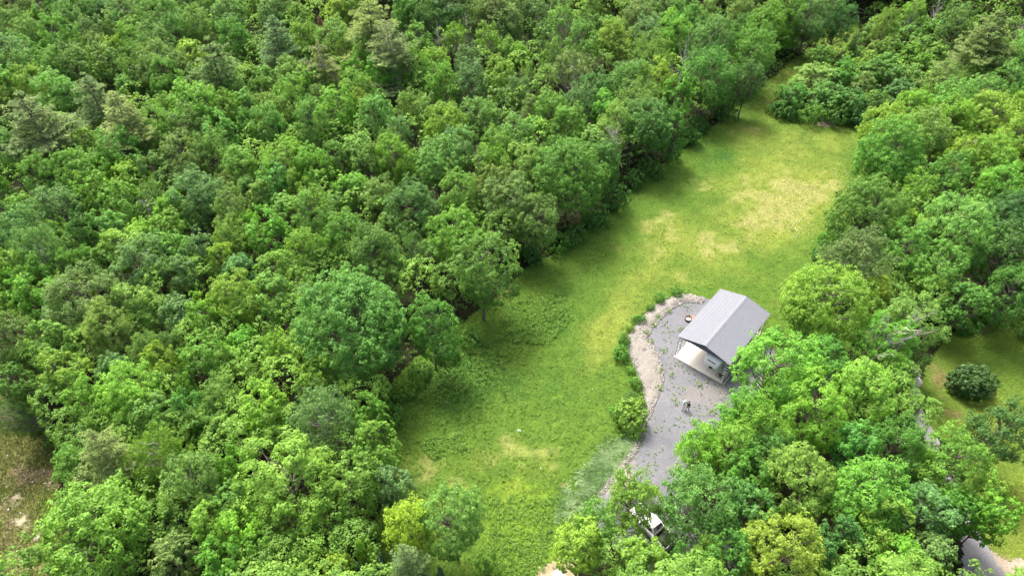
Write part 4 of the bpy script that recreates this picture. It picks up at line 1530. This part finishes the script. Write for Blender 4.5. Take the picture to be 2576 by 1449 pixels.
Vq, t = tuft_leaves(RG, np.column_stack([allP, .04 + hz]), unit(np.array([0, 0, 1.0]) + RG.normal(0, .3, (n, 3))), .13, 7, .13, RG.normal(0, .2, n))
m = MB(); m.quads(Vq, t)
gw = m.build('gravel_weeds', M_LEAF); gw.color = (.17, .29, .06, 1)
tag(gw, 'small green weeds sprouting through the gravel', kind='stuff')

# white meadow flowers
P = np.vstack([scatter(poly([(2080, 440), (2160, 420), (2150, 520), (2070, 520)]), 60), scatter(poly([(1990, 560), (2050, 540), (2040, 600), (1980, 600)]), 50), scatter(FIELD, 90)])
P = P[sdist(P, DRIVE) < -1]
n = len(P)
m = MB()
Vq, t = tuft_leaves(RG, np.column_stack([P, RG.uniform(.15, .3, n)]), np.tile([0, 0, 1.0], (n, 1)), .06, 3, .075, np.full(n, .0))
m.quads(Vq)
fl = m.build('white_flowers', mat('petal', (.75, .75, .68), rough=.6))
tag(fl, 'small white wild flowers dotted over the meadow', kind='stuff')

# the woods go on beyond the picture's edges
lo, hi = np.array([-230, -10.]), np.array([230, 300.])
P = lo + RG.random((9000, 2)) * (hi - lo)
X, Y = to_print(np.column_stack([P, np.full(len(P), 7.0)]))
dep = P[:, 1] * _fw[1] + (7 - CAM_H) * _fw[2]
mg = 4.2 * FPX / np.maximum(dep, 20)
P = P[((X < -mg) | (X > 2576 + mg) | (Y < -mg * .8) | (Y > 1449 + mg)) & wooded(P)]
sel = []
for q in P:
    if all((q[0] - s_[0]) ** 2 + (q[1] - s_[1]) ** 2 > 30 for s_ in sel): sel.append(q)
me = bpy.data.meshes.new('outer_wood')
me.from_pydata([(a, b, 0) for a, b in sel], [], [])
ow = link('outer_wood', me)
ow.color = (.15, .29, .045, 1)
tag(ow, 'the woods going on beyond the meadow on every side', kind='stuff')
ng = bpy.data.node_groups.new('outer_wood', 'GeometryNodeTree')
ng.interface.new_socket('Geometry', in_out='INPUT', socket_type='NodeSocketGeometry')
ng.interface.new_socket('Geometry', in_out='OUTPUT', socket_type='NodeSocketGeometry')
gi, go_ = ng.nodes.new('NodeGroupInput'), ng.nodes.new('NodeGroupOutput')
ip = ng.nodes.new('GeometryNodeInstanceOnPoints')
src = next(o for o in bpy.data.objects if o.type == 'MESH' and o.data == LIB['MM'][1][1])
oi = ng.nodes.new('GeometryNodeObjectInfo'); oi.inputs['Object'].default_value = src; oi.transform_space = 'ORIGINAL'
r1 = ng.nodes.new('FunctionNodeRandomValue'); r1.data_type = 'FLOAT_VECTOR'
r1.inputs[0].default_value = (0, 0, 0); r1.inputs[1].default_value = (.08, .08, 6.28)
r2 = ng.nodes.new('FunctionNodeRandomValue'); r2.data_type = 'FLOAT'
r2.inputs[2].default_value = .8; r2.inputs[3].default_value = 1.25; r2.inputs['Seed'].default_value = 3
ng.links.new(gi.outputs[0], ip.inputs['Points']); ng.links.new(oi.outputs['Geometry'], ip.inputs['Instance'])
ng.links.new(r1.outputs[0], ip.inputs['Rotation']); ng.links.new(r2.outputs[1], ip.inputs['Scale'])
ng.links.new(ip.outputs[0], go_.inputs[0])
md = ow.modifiers.new('woods', 'NODES'); md.node_group = ng

# ------------------------------------------------------------------ the carport
M_ROOF = mat('roof_metal', (.150, .160, .186), rough=.5, spec=.2, noise=[(1.2, .05, 3)])
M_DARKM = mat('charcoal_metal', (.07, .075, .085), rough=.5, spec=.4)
M_STEEL = mat('galvanised_steel', (.33, .34, .36), rough=.4, spec=.5, metal=.3)
M_CONC = mat('concrete', (.66, .61, .53), rough=.8, spec=.2, noise=[(.5, .07, 5), (6, .05, 4)])  # base colour lightened to keep the slab bright under the roof's shadow
M_WHITE = mat('white_paint', (.80, .80, .79), rough=.35, spec=.5)
M_GEL = mat('gelcoat', (.66, .67, .68), rough=.3, spec=.5)
M_GREYG = mat('grey_graphic', (.18, .185, .2), rough=.4)
M_BLACK = mat('black_plastic', (.02, .02, .022), rough=.55)
M_RUB = mat('rubber', (.03, .03, .03), rough=.85)
M_GLASS = mat('dark_glass', (.015, .018, .02), rough=.08, spec=.6)
M_RED = mat('red_plastic', (.32, .06, .05), rough=.5)
M_RUST = mat('rusty_steel', (.10, .045, .03), rough=.9, noise=[(12, .4, 4)])
M_ASH = mat('ash', (.62, .60, .57), rough=.95, noise=[(9, .25, 4)])
M_CHROME = mat('chrome', (.6, .6, .62), rough=.2, metal=1.0)

YAW = R_(-40.3)
CW, CLN, EAVE, RIDGE = 3.74, 11.35, 3.97, 4.92
cp = empty('carport', (.347 * CAM_H, .802 * CAM_H, 0), YAW)
tag(cp, 'open carport with silver ribbed metal roof on a pale slab', 'carport')
CM = Matrix.Translation(cp.location) @ Matrix.Rotation(YAW, 4, 'Z')


def roof_slope(sg):
    m = MB()
    prof = []
    p0 = .25
    v = -.12
    while v < CLN + .12:
        prof += [(v, 0), (v + .165, 0), (v + .185, .045), (v + .225, .045)]
        v += p0
    prof.append((v, 0))
    prof = np.array(prof)
    dz = RIDGE - EAVE
    nrm = np.array([dz, CW]) / math.hypot(dz, CW)
    def row(u, z, th):
        return np.column_stack([np.full(len(prof), sg * (u + nrm[0] * th)), prof[:, 0], z + nrm[1] * (th + prof[:, 1])])
    A, B = row(.02, RIDGE, 0), row(CW + .08, EAVE - .02, 0)
    n = len(prof)
    i = np.arange(n - 1)
    m.add(np.vstack([A, B]), np.stack([i, i + 1, n + i + 1, n + i], 1))
    A2, B2 = A - [0, 0, .035], B - [0, 0, .035]
    A2[:, 2] -= prof[:, 1]; B2[:, 2] -= prof[:, 1]
    m.add(np.vstack([A2, B2]), np.stack([i, n + i, n + i + 1, i + 1], 1))
    m.add(np.vstack([B, B2]), np.stack([i, i + 1, n + i + 1, n + i], 1))
    for e in (0, n - 1):
        m.add([A[e], B[e], B2[e], A2[e]], [[0, 1, 2, 3]])
    return m.build('roof_slope', M_ROOF, cp)


roof_slope(-1); roof_slope(1)
m = MB()
for sg in (-1, 1):
    m.add([[0, -.14, RIDGE + .055], [0, CLN + .14, RIDGE + .055], [sg * .24, CLN + .14, RIDGE - .01], [sg * .24, -.14, RIDGE - .01]], [[0, 1, 2, 3]])
    m.add([[sg * .24, -.14, RIDGE - .01], [sg * .24, CLN + .14, RIDGE - .01], [sg * .24, CLN + .14, RIDGE - .05], [sg * .24, -.14, RIDGE - .05]], [[0, 1, 2, 3]])
m.build('ridge_cap', M_ROOF, cp)
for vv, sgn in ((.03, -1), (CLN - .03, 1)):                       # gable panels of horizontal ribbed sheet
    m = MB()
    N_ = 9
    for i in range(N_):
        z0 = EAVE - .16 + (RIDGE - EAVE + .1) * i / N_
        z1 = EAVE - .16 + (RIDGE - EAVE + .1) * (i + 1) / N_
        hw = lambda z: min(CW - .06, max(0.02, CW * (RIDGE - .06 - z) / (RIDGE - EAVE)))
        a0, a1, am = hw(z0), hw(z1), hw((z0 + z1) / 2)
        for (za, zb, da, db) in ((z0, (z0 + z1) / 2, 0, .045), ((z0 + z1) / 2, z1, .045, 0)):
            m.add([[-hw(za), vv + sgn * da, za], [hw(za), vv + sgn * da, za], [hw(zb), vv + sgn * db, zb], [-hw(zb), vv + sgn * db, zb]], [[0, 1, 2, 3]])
    m.build('gable_panel', M_DARKM, cp)  # darker metal than the roof slopes
m = MB()
m.box((0, CLN / 2 - .05, .06), (CW * 2 - .26, CLN + .35, .13))
m.build('slab', M_CONC, cp)
leg_mesh = None
NL = 9
for sg in (-1, 1):
    for i in range(NL):
        v = .08 + i * (CLN - .16) / (NL - 1)
        if leg_mesh is None:
            m = MB()
            for du in (0, .34):
                m.box((du, 0, EAVE / 2 + .02), (.06, .06, EAVE - .12))
            for z in np.arange(.45, EAVE - .2, .52):
                m.box((.17, 0, z), (.28, .045, .13), None, 1)
            leg_mesh = m.mesh('ladder_leg', [M_STEEL, M_WHITE])
        o = link('ladder_leg', leg_mesh, cp)
        o.location = (sg * (CW - .17), v, .12)
        o.scale = (-sg, 1, 1)
        r = MB()
        if i < NL:
            r.bar((sg * (CW - .2), v, EAVE - .06), (0, v, RIDGE - .12), .03, 4)
            r.build('rafter', M_STEEL, cp)
    r = MB(); r.box((sg * (CW - .17), CLN / 2, .16), (.07, CLN, .07)); r.build('base_rail', M_STEEL, cp)
    r = MB(); r.box((sg * (CW - .14), CLN / 2, EAVE - .1), (.07, CLN, .09)); r.build('eave_rail', M_STEEL, cp)

# ------------------------------------------------------------------ the camper parked inside
rv = empty('camper_trailer', CM @ Vector((1.45, -.06, .127)), YAW)
tag(rv, 'white camper trailer with dark script lettering on its nose, parked in the carport', 'camper')
st = [(0.0, .78, 1.72, 2.25), (.10, .95, 1.58, 2.52), (.30, 1.08, 1.50, 2.82), (.62, 1.16, 1.46, 3.08), (1.05, 1.20, 1.44, 3.24), (1.6, 1.22, 1.44, 3.30),
      (2.35, 1.22, 1.44, 3.32), (2.40, 1.22, .60, 3.32), (9.6, 1.22, .60, 3.32)]
m = MB()
rings = []
for (v, hw, z0, z1) in st:
    ring = []
    rr = .14
    for cx_, cz_, a0 in ((hw - rr, z1 - rr, 0), (-hw + rr, z1 - rr, 90), (-hw + rr, z0 + rr, 180), (hw - rr, z0 + rr, 270)):
        for a in (0, 30, 60, 90):
            ring.append([cx_ + rr * math.cos(R_(a0 + a)), v, cz_ + rr * math.sin(R_(a0 + a))])
    rings.append(ring)
V = np.array(rings).reshape(-1, 3)
n = 16
F = [[i * n + j, i * n + (j + 1) % n, (i + 1) * n + (j + 1) % n, (i + 1) * n + j] for i in range(len(st) - 1) for j in range(n)]
m.add(V, F)
for e in (0, len(st) - 1):
    m.add(np.array(rings[e]), [list(range(n))])
m.build('body', M_GEL, rv, smooth=False)
tx = bpy.data.curves.new('lettering', 'FONT')
tx.body = 'Reflection'
tx.size = .37
tx.shear = .35
tx.extrude = .004
tx.offset = .008
tx.align_x = 'CENTER'; tx.align_y = 'CENTER'
tx.materials.append(M_BLACK)
_t = bpy.data.objects.new('lettering', tx)
COL.objects.link(_t)
dg_ = bpy.context.evaluated_depsgraph_get()
to = link('lettering', bpy.data.meshes.new_from_object(_t.evaluated_get(dg_)), rv)
bpy.data.objects.remove(_t)
to.name = 'lettering'
a_sl = R_(62)
to.location = (-.22, .085, 2.515)
to.rotation_euler = (a_sl, 0, R_(-3))
for sg in (-1, 1):
    m = MB()
    q = np.array([[sg * .72, .40, 2.93], [sg * .98, .62, 3.105], [sg * .86, 1.2, 3.30], [sg * .98, 1.15, 3.28]])
    m.add([[sg * .74, .16, 2.625], [sg * .93, .31, 2.845], [sg * .99, .62, 3.096], [sg * .84, .62, 3.096]], [[0, 1, 2, 3]])
    m.build('grey_graphic', M_GREYG, rv)
    m = MB(); m.box((sg * .7, 1.6, .95), (.09, .09, 1.1)); m.box((sg * .7, 1.6, .35), (.2, .2, .05)); m.build('landing_leg', M_STEEL, rv)
    for wv in (6.3, 7.2):
        m = MB()
        th = np.linspace(0, 6.283, 18)
        m.tube([[sg * 1.0, wv, .37], [sg * 1.2, wv, .37]], .37, 16)
        m.build('wheel', M_RUB, rv)
m = MB(); m.box((0, .55, 1.30), (.42, .8, .34)); m.box((0, .40, 1.10), (.16, .16, .26)); m.bar((0, .0, 1.32), (-.25, -.32, .9), .025)
m.build('hitch', M_BLACK, rv)

# things standing on the slab
def on_slab(u, v, z=.127):
    return CM @ Vector((u, v, z))


def torus(m, c, R, r, n=20, k=6, tilt=0.0):
    th = np.linspace(0, 2 * math.pi, n + 1)
    p = np.column_stack([R * np.cos(th), R * np.sin(th) * math.cos(tilt), R * np.sin(th) * math.sin(tilt)]) + np.array(c)
    m.tube(p, r, k, cap=False)


hc_ = empty('hose_coil', on_slab(2.62, .55), YAW)
tag(hc_, 'red hose lying in two round loops on the slab', 'hose')
m = MB(); torus(m, (0, 0, .04), .24, .035); m.build('loop', M_RED, hc_)
m = MB(); torus(m, (-.05, .40, .04), .20, .032); m.build('loop', M_RED, hc_)
ch = empty('folding_chair', on_slab(3.02, .50), YAW + R_(200))
tag(ch, 'black folding chair beside the red hose loops', 'chair')
m = MB(); m.box((0, 0, .42), (.5, .48, .03)); m.build('seat', M_BLACK, ch)
m = MB(); m.box((0, .27, .72), (.5, .03, .5), Matrix.Rotation(R_(-12), 3, 'X')); m.build('backrest', M_BLACK, ch)
for a in (-1, 1):
    for b in (-1, 1):
        m = MB(); m.bar((a * .24, b * .2, .42), (a * .24, -b * .26, 0), .016); m.build('leg', M_DARKM, ch)
    m = MB(); m.box((a * .28, .0, .62), (.05, .46, .03)); m.build('armrest', M_BLACK, ch)
tb = empty('timber_beam', CM @ Vector((CW + .12, 1.5, .0)), YAW)
tag(tb, 'weathered grey timber beam lying along the slab edge', 'beam')
m = MB(); m.box((0, 0, .11), (.16, 3.6, .14)); m.build('beam', M_PALE, tb)
bn = empty('storage_bin', on_slab(3.05, 2.4), YAW)
tag(bn, 'dark storage bin with lid between the camper and the carport legs', 'bin')
m = MB(); m.add([[-.25, -.4, 0], [.25, -.4, 0], [.25, .4, 0], [-.25, .4, 0], [-.3, -.46, .5], [.3, -.46, .5], [.3, .46, .5], [-.3, .46, .5]],
                [[0, 3, 2, 1], [0, 1, 5, 4], [1, 2, 6, 5], [2, 3, 7, 6], [3, 0, 4, 7]]); m.build('tub', M_BLACK, bn)
m = MB(); m.box((0, 0, .53), (.66, .98, .06)); m.build('lid', M_DARKM, bn)

p, _ = at(1731, 805)
fr = empty('fire_ring', (p[0], p[1], .045))
tag(fr, 'black steel fire ring with white ash on the gravel', 'fire ring')
m = MB()
th = np.linspace(0, 2 * math.pi, 25)[:-1]
for (r0, r1, za, zb, fl) in ((.50, .50, 0, .36, 0), (.45, .45, 0, .36, 1), (.45, .50, .36, .36, 0)):
    A = np.column_stack([r0 * np.cos(th), r0 * np.sin(th), np.full(24, za)])
    B = np.column_stack([r1 * np.cos(th), r1 * np.sin(th), np.full(24, zb)])
    i = np.arange(24); j = (i + 1) % 24
    m.add(np.vstack([A, B]), np.stack([i, j, 24 + j, 24 + i], 1) if not fl else np.stack([j, i, 24 + i, 24 + j], 1))
m.build('ring', M_RUST, fr)
m = MB()
A = np.column_stack([.44 * np.cos(th), .44 * np.sin(th), np.full(24, .10)])
B = np.column_stack([.22 * np.cos(th), .22 * np.sin(th), .17 + RG.uniform(0, .05, 24)])
m.add(np.vstack([A, B, [[0, 0, .22]]]), np.vstack([np.stack([i, j, 24 + j, 24 + i], 1), np.stack([24 + i, 24 + j, np.full(24, 48), np.full(24, 48)], 1)]))
m.build('ash', M_ASH, fr)

p, _ = at(1749, 772)
sk = empty('marker_stake', (p[0], p[1], .04))
tag(sk, 'thin white stake upright on the gravel behind the carport', 'stake')
m = MB(); m.bar((0, 0, -.02), (.02, .01, 1.5), .022); m.build('stake', M_WHITE, sk)

p, _ = at(1306, 1084)
m = MB()
v_ = rand_unit(np.random.default_rng(3), 14) * np.array([.22, .16, .09]) + np.array([0, 0, .12])
bm_ = bpy.data.meshes.new('litter_bag')
import bmesh
b_ = bmesh.new()
for q in v_: b_.verts.new(q)
bmesh.ops.convex_hull(b_, input=b_.verts)
b_.to_mesh(bm_); b_.free()
bm_.materials.append(M_WHITE)
lb = link('litter_bag', bm_); lb.location = (p[0], p[1], .02)
tag(lb, 'small white scrap lying alone in the lower meadow', 'litter')


def brush(x, y, n, L, seed, label, material=M_GREY):
    rng = np.random.default_rng(seed)
    p, _ = at(x, y)
    o = empty('brush_heap', (p[0], p[1], 0))
    tag(o, label, 'brush heap')
    for k in range(n):
        m = MB()
        a = rng.random() * 6.28
        c = rng.normal(0, L * .22, 2)
        z = rng.uniform(.1, .7)
        d = np.array([math.cos(a), math.sin(a), rng.uniform(-.1, .5)]) * L * rng.uniform(.3, .55)
        A, B = np.array([*c, z]) - d * [1, 1, .4], np.array([*c, z]) + d
        A[2] = max(A[2], .05)
        pth = limb(m, rng, A, B, .06, .015, sag=-.05, n=5)
        for _ in range(3):
            q = pth[rng.integers(1, 4)]
            limb(m, rng, q, q + (unit(d) + rand_unit(rng, 1)[0] * .6) * L * .18, .025, .01, sag=0, n=3, sides=4)
        m.build('branch', material, o)


brush(440, 1318, 16, 4.0, 1, 'heap of grey dead branches in a dark gap of the near wood')
brush(2072, 312, 9, 3.0, 2, 'small heap of pale cut branches at the meadow end')
brush(702, 1428, 10, 3.0, 3, 'heap of reddish-grey twigs near the lower edge under tall maples', M_BARK)
brush(2150, 32, 10, 5.0, 4, 'fallen bleached branches under the far wood')
brush(985, 150, 10, 4.0, 6, 'tangled fallen limbs below the half-bare pine', M_BARK)
brush(700, 960, 10, 3.6, 7, 'tangle of dead limbs under the yellow-green open tree', M_BARK)

# ------------------------------------------------------------------ the pickup under the trees
pa, _ = at(1600, 1280, .9)
pb, _ = at(1645, 1312, 1.9)
hd = pa - pb
tk = empty('pickup_truck', (0, 0, .045), math.atan2(hd[1], hd[0]))
tag(tk, 'white pickup truck half hidden under trees on the driveway', 'pickup')
off = Matrix.Rotation(tk.rotation_euler.z, 3, 'Z') @ Vector((-.1, 0, 0))
tk.location = (pb[0] - off.x, pb[1] - off.y, .045)


def loft(m, secs, mi=0, caps=True):
    n = len(secs[0])
    V = np.array(secs).reshape(-1, 3)
    m.add(V, [[i * n + j, (i + 1) * n + j, (i + 1) * n + (j + 1) % n, i * n + (j + 1) % n] for i in range(len(secs) - 1) for j in range(n)], mi)
    if caps:
        m.add(secs[0], [list(range(n))], mi)
        m.add(secs[-1], [list(range(n))[::-1]], mi)


def sec(x, hw, z0, z1, c=.12):
    return [[x, -hw, z0], [x, hw, z0], [x, hw, z1 - c], [x, hw - c, z1], [x, -hw + c, z1], [x, -hw, z1 - c]]


m = MB()
loft(m, [sec(2.75, .82, .55, .95), sec(2.65, .94, .45, 1.08), sec(1.2, .98, .42, 1.18), sec(.95, .98, .42, 1.2), sec(-.95, .98, .42, 1.2)])
m.build('body', M_WHITE, tk)
m = MB()
loft(m, [sec(.98, .86, 1.18, 1.24, .02), sec(.35, .74, 1.18, 1.86, .06), sec(-.55, .74, 1.18, 1.88, .06), sec(-.92, .82, 1.18, 1.26, .02)])
m.build('cab', M_WHITE, tk)
for sg in (-1, 1):
    m = MB(); m.add([[.72, sg * .865, 1.28], [-.68, sg * .865, 1.28], [-.5, sg * .775, 1.74], [.36, sg * .775, 1.74]], [[0, 1, 2, 3]]); m.build('side_window', M_GLASS, tk)
    m = MB(); m.box((-1.85, sg * .94, .85), (1.9, .08, .72)); m.build('bed_side', M_WHITE, tk)
    m = MB(); m.box((.75, sg * 1.08, 1.25), (.12, .2, .16)); m.build('mirror', M_BLACK, tk)
    m = MB(); m.box((2.71, sg * .66, .84), (.12, .3, .18)); m.build('headlight', M_CHROME, tk)
    m = MB(); m.box((-2.82, sg * .88, .92), (.05, .12, .36)); m.build('tail_light', M_RED, tk)
    for wx in (1.85, -1.75):
        m = MB(); m.tube([[wx, sg * .74, .36], [wx, sg * 1.0, .36]], .38, 18); wl = m.build('wheel', M_RUB, tk)
        m = MB(); m.tube([[wx, sg * .96, .36], [wx, sg * 1.012, .36]], .22, 12); m.build('rim', M_CHROME, wl)
m = MB(); m.add([[.93, -.76, 1.26], [.93, .76, 1.26], [.40, .66, 1.80], [.40, -.66, 1.80]], [[0, 1, 2, 3]]); m.build('windscreen', M_GLASS, tk)
m = MB(); m.add([[-.90, .70, 1.30], [-.90, -.70, 1.30], [-.60, -.62, 1.80], [-.60, .62, 1.80]], [[0, 1, 2, 3]]); m.build('rear_window', M_GLASS, tk)
m = MB(); m.box((-1.85, 0, .62), (1.88, 1.78, .06)); m.build('bed_floor', M_BLACK, tk)
m = MB(); m.box((-2.80, 0, .87), (.07, 1.74, .6)); m.build('tailgate', M_WHITE, tk)
m = MB(); m.box((-2.92, 0, .52), (.14, 1.8, .16)); m.build('bumper', M_CHROME, tk)
m = MB(); m.box((2.80, 0, .55), (.12, 1.8, .2)); m.build('bumper', M_CHROME, tk)
m = MB(); m.box((2.765, 0, .84), (.05, .96, .26)); m.build('grille', M_BLACK, tk)

# ------------------------------------------------------------------ white cargo trailer at the lower edge
pa, _ = at(1404.5, 1433, 2.2)
ct = empty('cargo_trailer', (pa[0], pa[1], .03), R_(4))
tag(ct, 'white cargo trailer with ribbed roof and tapered nose at the meadow end', 'trailer')
out = [(-.30, 0), (.30, 0), (.95, -1.0), (.95, -4.2), (-.95, -4.2), (-.95, -1.0)]
m = MB()
lo_ = [[x, y, .45] for x, y in out]; hi_ = [[x, y, 2.12] for x, y in out]
m.add(lo_ + hi_, [[i, (i + 1) % 6, 6 + (i + 1) % 6, 6 + i][::-1] for i in range(6)])
m.add(lo_, [[0, 1, 2, 3, 4, 5]])
m.build('walls', M_WHITE, ct)
m = MB()
m.add([[x * 1.03, y * 1.01 + .03, 2.14] for x, y in out], [[5, 4, 3, 2, 1, 0]])
m.build('roof', M_WHITE, ct)
for k in range(16):
    yy = -.12 - k * .25
    hwk = .30 + .65 * min(1, -yy / 1.0)
    m = MB(); m.add([[-hwk, yy - .03, 2.146], [hwk, yy - .03, 2.146], [hwk, yy, 2.17], [-hwk, yy, 2.17], [hwk, yy + .03, 2.146], [-hwk, yy + .03, 2.146]], [[0, 1, 2, 3], [3, 2, 4, 5]])
    m.build('roof_rib', M_WHITE, ct)
for sg in (-1, 1):
    m = MB(); m.tube([[sg * .82, -2.6, .34], [sg * 1.02, -2.6, .34]], .34, 16); m.build('wheel', M_RUB, ct)
m = MB(); m.bar((0, 0, .5), (0, 1.1, .5), .05, 4); m.bar((0, .9, .5), (0, .9, 0.02), .04); m.build('drawbar', M_DARKM, ct)

# ------------------------------------------------------------------ the two people on the driveway
M_SKIN = mat('skin', (.50, .32, .24), rough=.55)


def skin_mesh(name, joints, edges, parent, material, sub=2):
    me = bpy.data.meshes.new(name)
    me.from_pydata([j[0] for j in joints], edges, [])
    o = link(name, me, parent)
    sk_ = o.modifiers.new('skin', 'SKIN')
    sk_.use_smooth_shade = True
    sub_ = o.modifiers.new('sub', 'SUBSURF'); sub_.levels = sub; sub_.render_levels = sub
    if not me.skin_vertices:
        me.skin_vertices.new()
    lay = me.skin_vertices[0].data
    for i, j in enumerate(joints):
        r = j[1]
        lay[i].radius = (r, r) if np.isscalar(r) else r
        lay[i].use_root = (i == 0)
    dg = bpy.context.evaluated_depsgraph_get()
    nm = bpy.data.meshes.new_from_object(o.evaluated_get(dg))
    o.modifiers.clear()
    o.data = nm
    nm.materials.clear(); nm.materials.append(material)
    return o


def person(loc, rz, label, shirt, shorts, hair, shoe, stride=.22, arm_l=.25, arm_r=-.25, cap=None, reach=None, s=1.0):
    """facing local +Y"""
    P_ = empty('person', loc, rz, (s, s, s))
    tag(P_, label, 'person', 'people walking on the driveway')
    hip, ch_, nk = (0, 0, .95), (0, .02, 1.30), (0, .02, 1.50)
    J, E = [], []
    def j(p, r, prev=None):
        J.append((p, r)); k = len(J) - 1
        if prev is not None: E.append((prev, k))
        return k
    a = j(hip, (.15, .11)); b = j((0, .01, 1.14), (.135, .10), a); c = j(ch_, (.165, .115), b); d = j((0, .02, 1.43), (.10, .08), c)
    n_ = j(nk, .055, d); h1 = j((0, .03, 1.60), (.075, .09), n_); h2 = j((0, .03, 1.72), (.06, .075), h1)
    nose = j((0, .125, 1.605), .016, h1)
    idx = {}
    for sg, st_, ar in ((-1, stride, arm_l), (1, -stride, arm_r)):
        th = j((sg * .09, 0, .88), .085, a); kn = j((sg * .10, st_ * .55 + .02, .50), .058, th); an = j((sg * .10, st_ - .03, .10), .04, kn)
        to_ = j((sg * .11, st_ + .13, .045), .035, an)
        sh = j((sg * .19, .02, 1.40), .062, d); el = j((sg * .25, ar * .4 - .02, 1.13), .043, sh)
        wr_p = (sg * .24, ar + .06, .90) if reach is None or reach[0] != sg else reach[1]
        wr = j(wr_p, .028, el)
        dirv = unit(np.array(wr_p) - np.array(J[el][0]))
        pm = j(tuple(np.array(wr_p) + dirv * .07), (.040, .02), wr)
        idx[sg] = (th, kn, an, sh, el, wr)
        sidev = unit(np.cross(dirv, [1, 0, 0]))
        for q, (off_, ln_) in enumerate(((-.03, .065), (-.01, .078), (.01, .072), (.03, .055))):
            f0 = j(tuple(np.array(J[pm][0]) + sidev * off_ + dirv * .03), .010, pm)
            j(tuple(np.array(J[f0][0]) + dirv * ln_ + np.array([-sg * .012, 0, 0])), .008, f0)
        t0 = j(tuple(np.array(wr_p) + dirv * .03 + sidev * .045), .011, wr)
        j(tuple(np.array(J[t0][0]) + dirv * .045 + sidev * .015), .009, t0)
    skin_mesh('body', J, E, P_, M_SKIN)
    # clothes follow the same joints a little larger
    SJ, SE = [], []
    def k_(p, r, prev=None):
        SJ.append((p, r)); q = len(SJ) - 1
        if prev is not None: SE.append((prev, q))
        return q
    a = k_((0, 0, .98), (.185, .14)); b = k_((0, .01, 1.14), (.17, .13), a); c = k_(ch_, (.20, .145), b); d = k_((0, .02, 1.44), (.12, .095), c)
    for sg in (-1, 1):
        sh = k_((sg * .19, .02, 1.40), .082, d)
        e_ = np.array(J[idx[sg][4]][0]); s_ = np.array(J[idx[sg][3]][0])
        k_(tuple(s_ + (e_ - s_) * .8), .068, sh)
    skin_mesh('shirt', SJ, SE, P_, shirt)
    SJ, SE = [], []
    a = k_((0, 0, .96), (.175, .135))
    for sg in (-1, 1):
        t_ = k_((sg * .09, 0, .86), .108, a)
        kk = np.array(J[idx[sg][1]][0]); tt = np.array(J[idx[sg][0]][0])
        k_(tuple(tt + (kk - tt) * .85), .088, t_)
    skin_mesh('shorts', SJ, SE, P_, shorts)
    SJ, SE = [], []
    a = k_((0, .0, 1.70), (.088, .10)); b = k_((0, -.035, 1.60), (.082, .075), a)
    if cap is None:
        k_((0, .02, 1.745), (.06, .07), a)
        skin_mesh('hair', SJ, SE, P_, hair)
    else:
        skin_mesh('hair', SJ, SE, P_, hair)
        SJ, SE = [], []
        a = k_((0, .01, 1.715), (.095, .108)); b = k_((0, .02, 1.77), (.06, .07), a); k_((0, .17, 1.70), (.06, .012), a)
        skin_mesh('cap', SJ, SE, P_, cap)
    for sg in (-1, 1):
        an = np.array(J[idx[sg][2]][0])
        SJ, SE = [], []
        a = k_(tuple(an + [0, -.03, -.03]), .058); b = k_(tuple(an + [0, .06, -.05]), (.055, .05), a); k_(tuple(an + [.0, .17, -.06]), (.05, .035), b)
        skin_mesh('shoe', SJ, SE, P_, shoe)
    return P_


cloth = lambda n, c: mat(n, c, rough=.85, noise=[(14, .12, 3)])
p1, _ = at(1716.5, 1029)
p2, _ = at(1725.5, 1031.5)
person((p1[0], p1[1], .045), R_(-50), 'person in pale blue shirt, white cap and light shorts on the gravel', cloth('blue_cotton', (.36, .55, .66)), cloth('khaki', (.45, .42, .38)),
       cloth('grey_hair', (.3, .28, .26)), M_BLACK, cap=M_WHITE, stride=.26, reach=(1, (.30, .30, 1.12)))
person((p2[0] + .12, p2[1], .045), R_(-35), 'dark-haired person in navy shirt and reddish-brown shorts on the gravel', cloth('navy_cotton', (.022, .026, .045)), cloth('brown_cotton', (.14, .065, .055)),
       cloth('dark_hair', (.02, .016, .014)), M_BLACK, stride=-.2, s=.97)
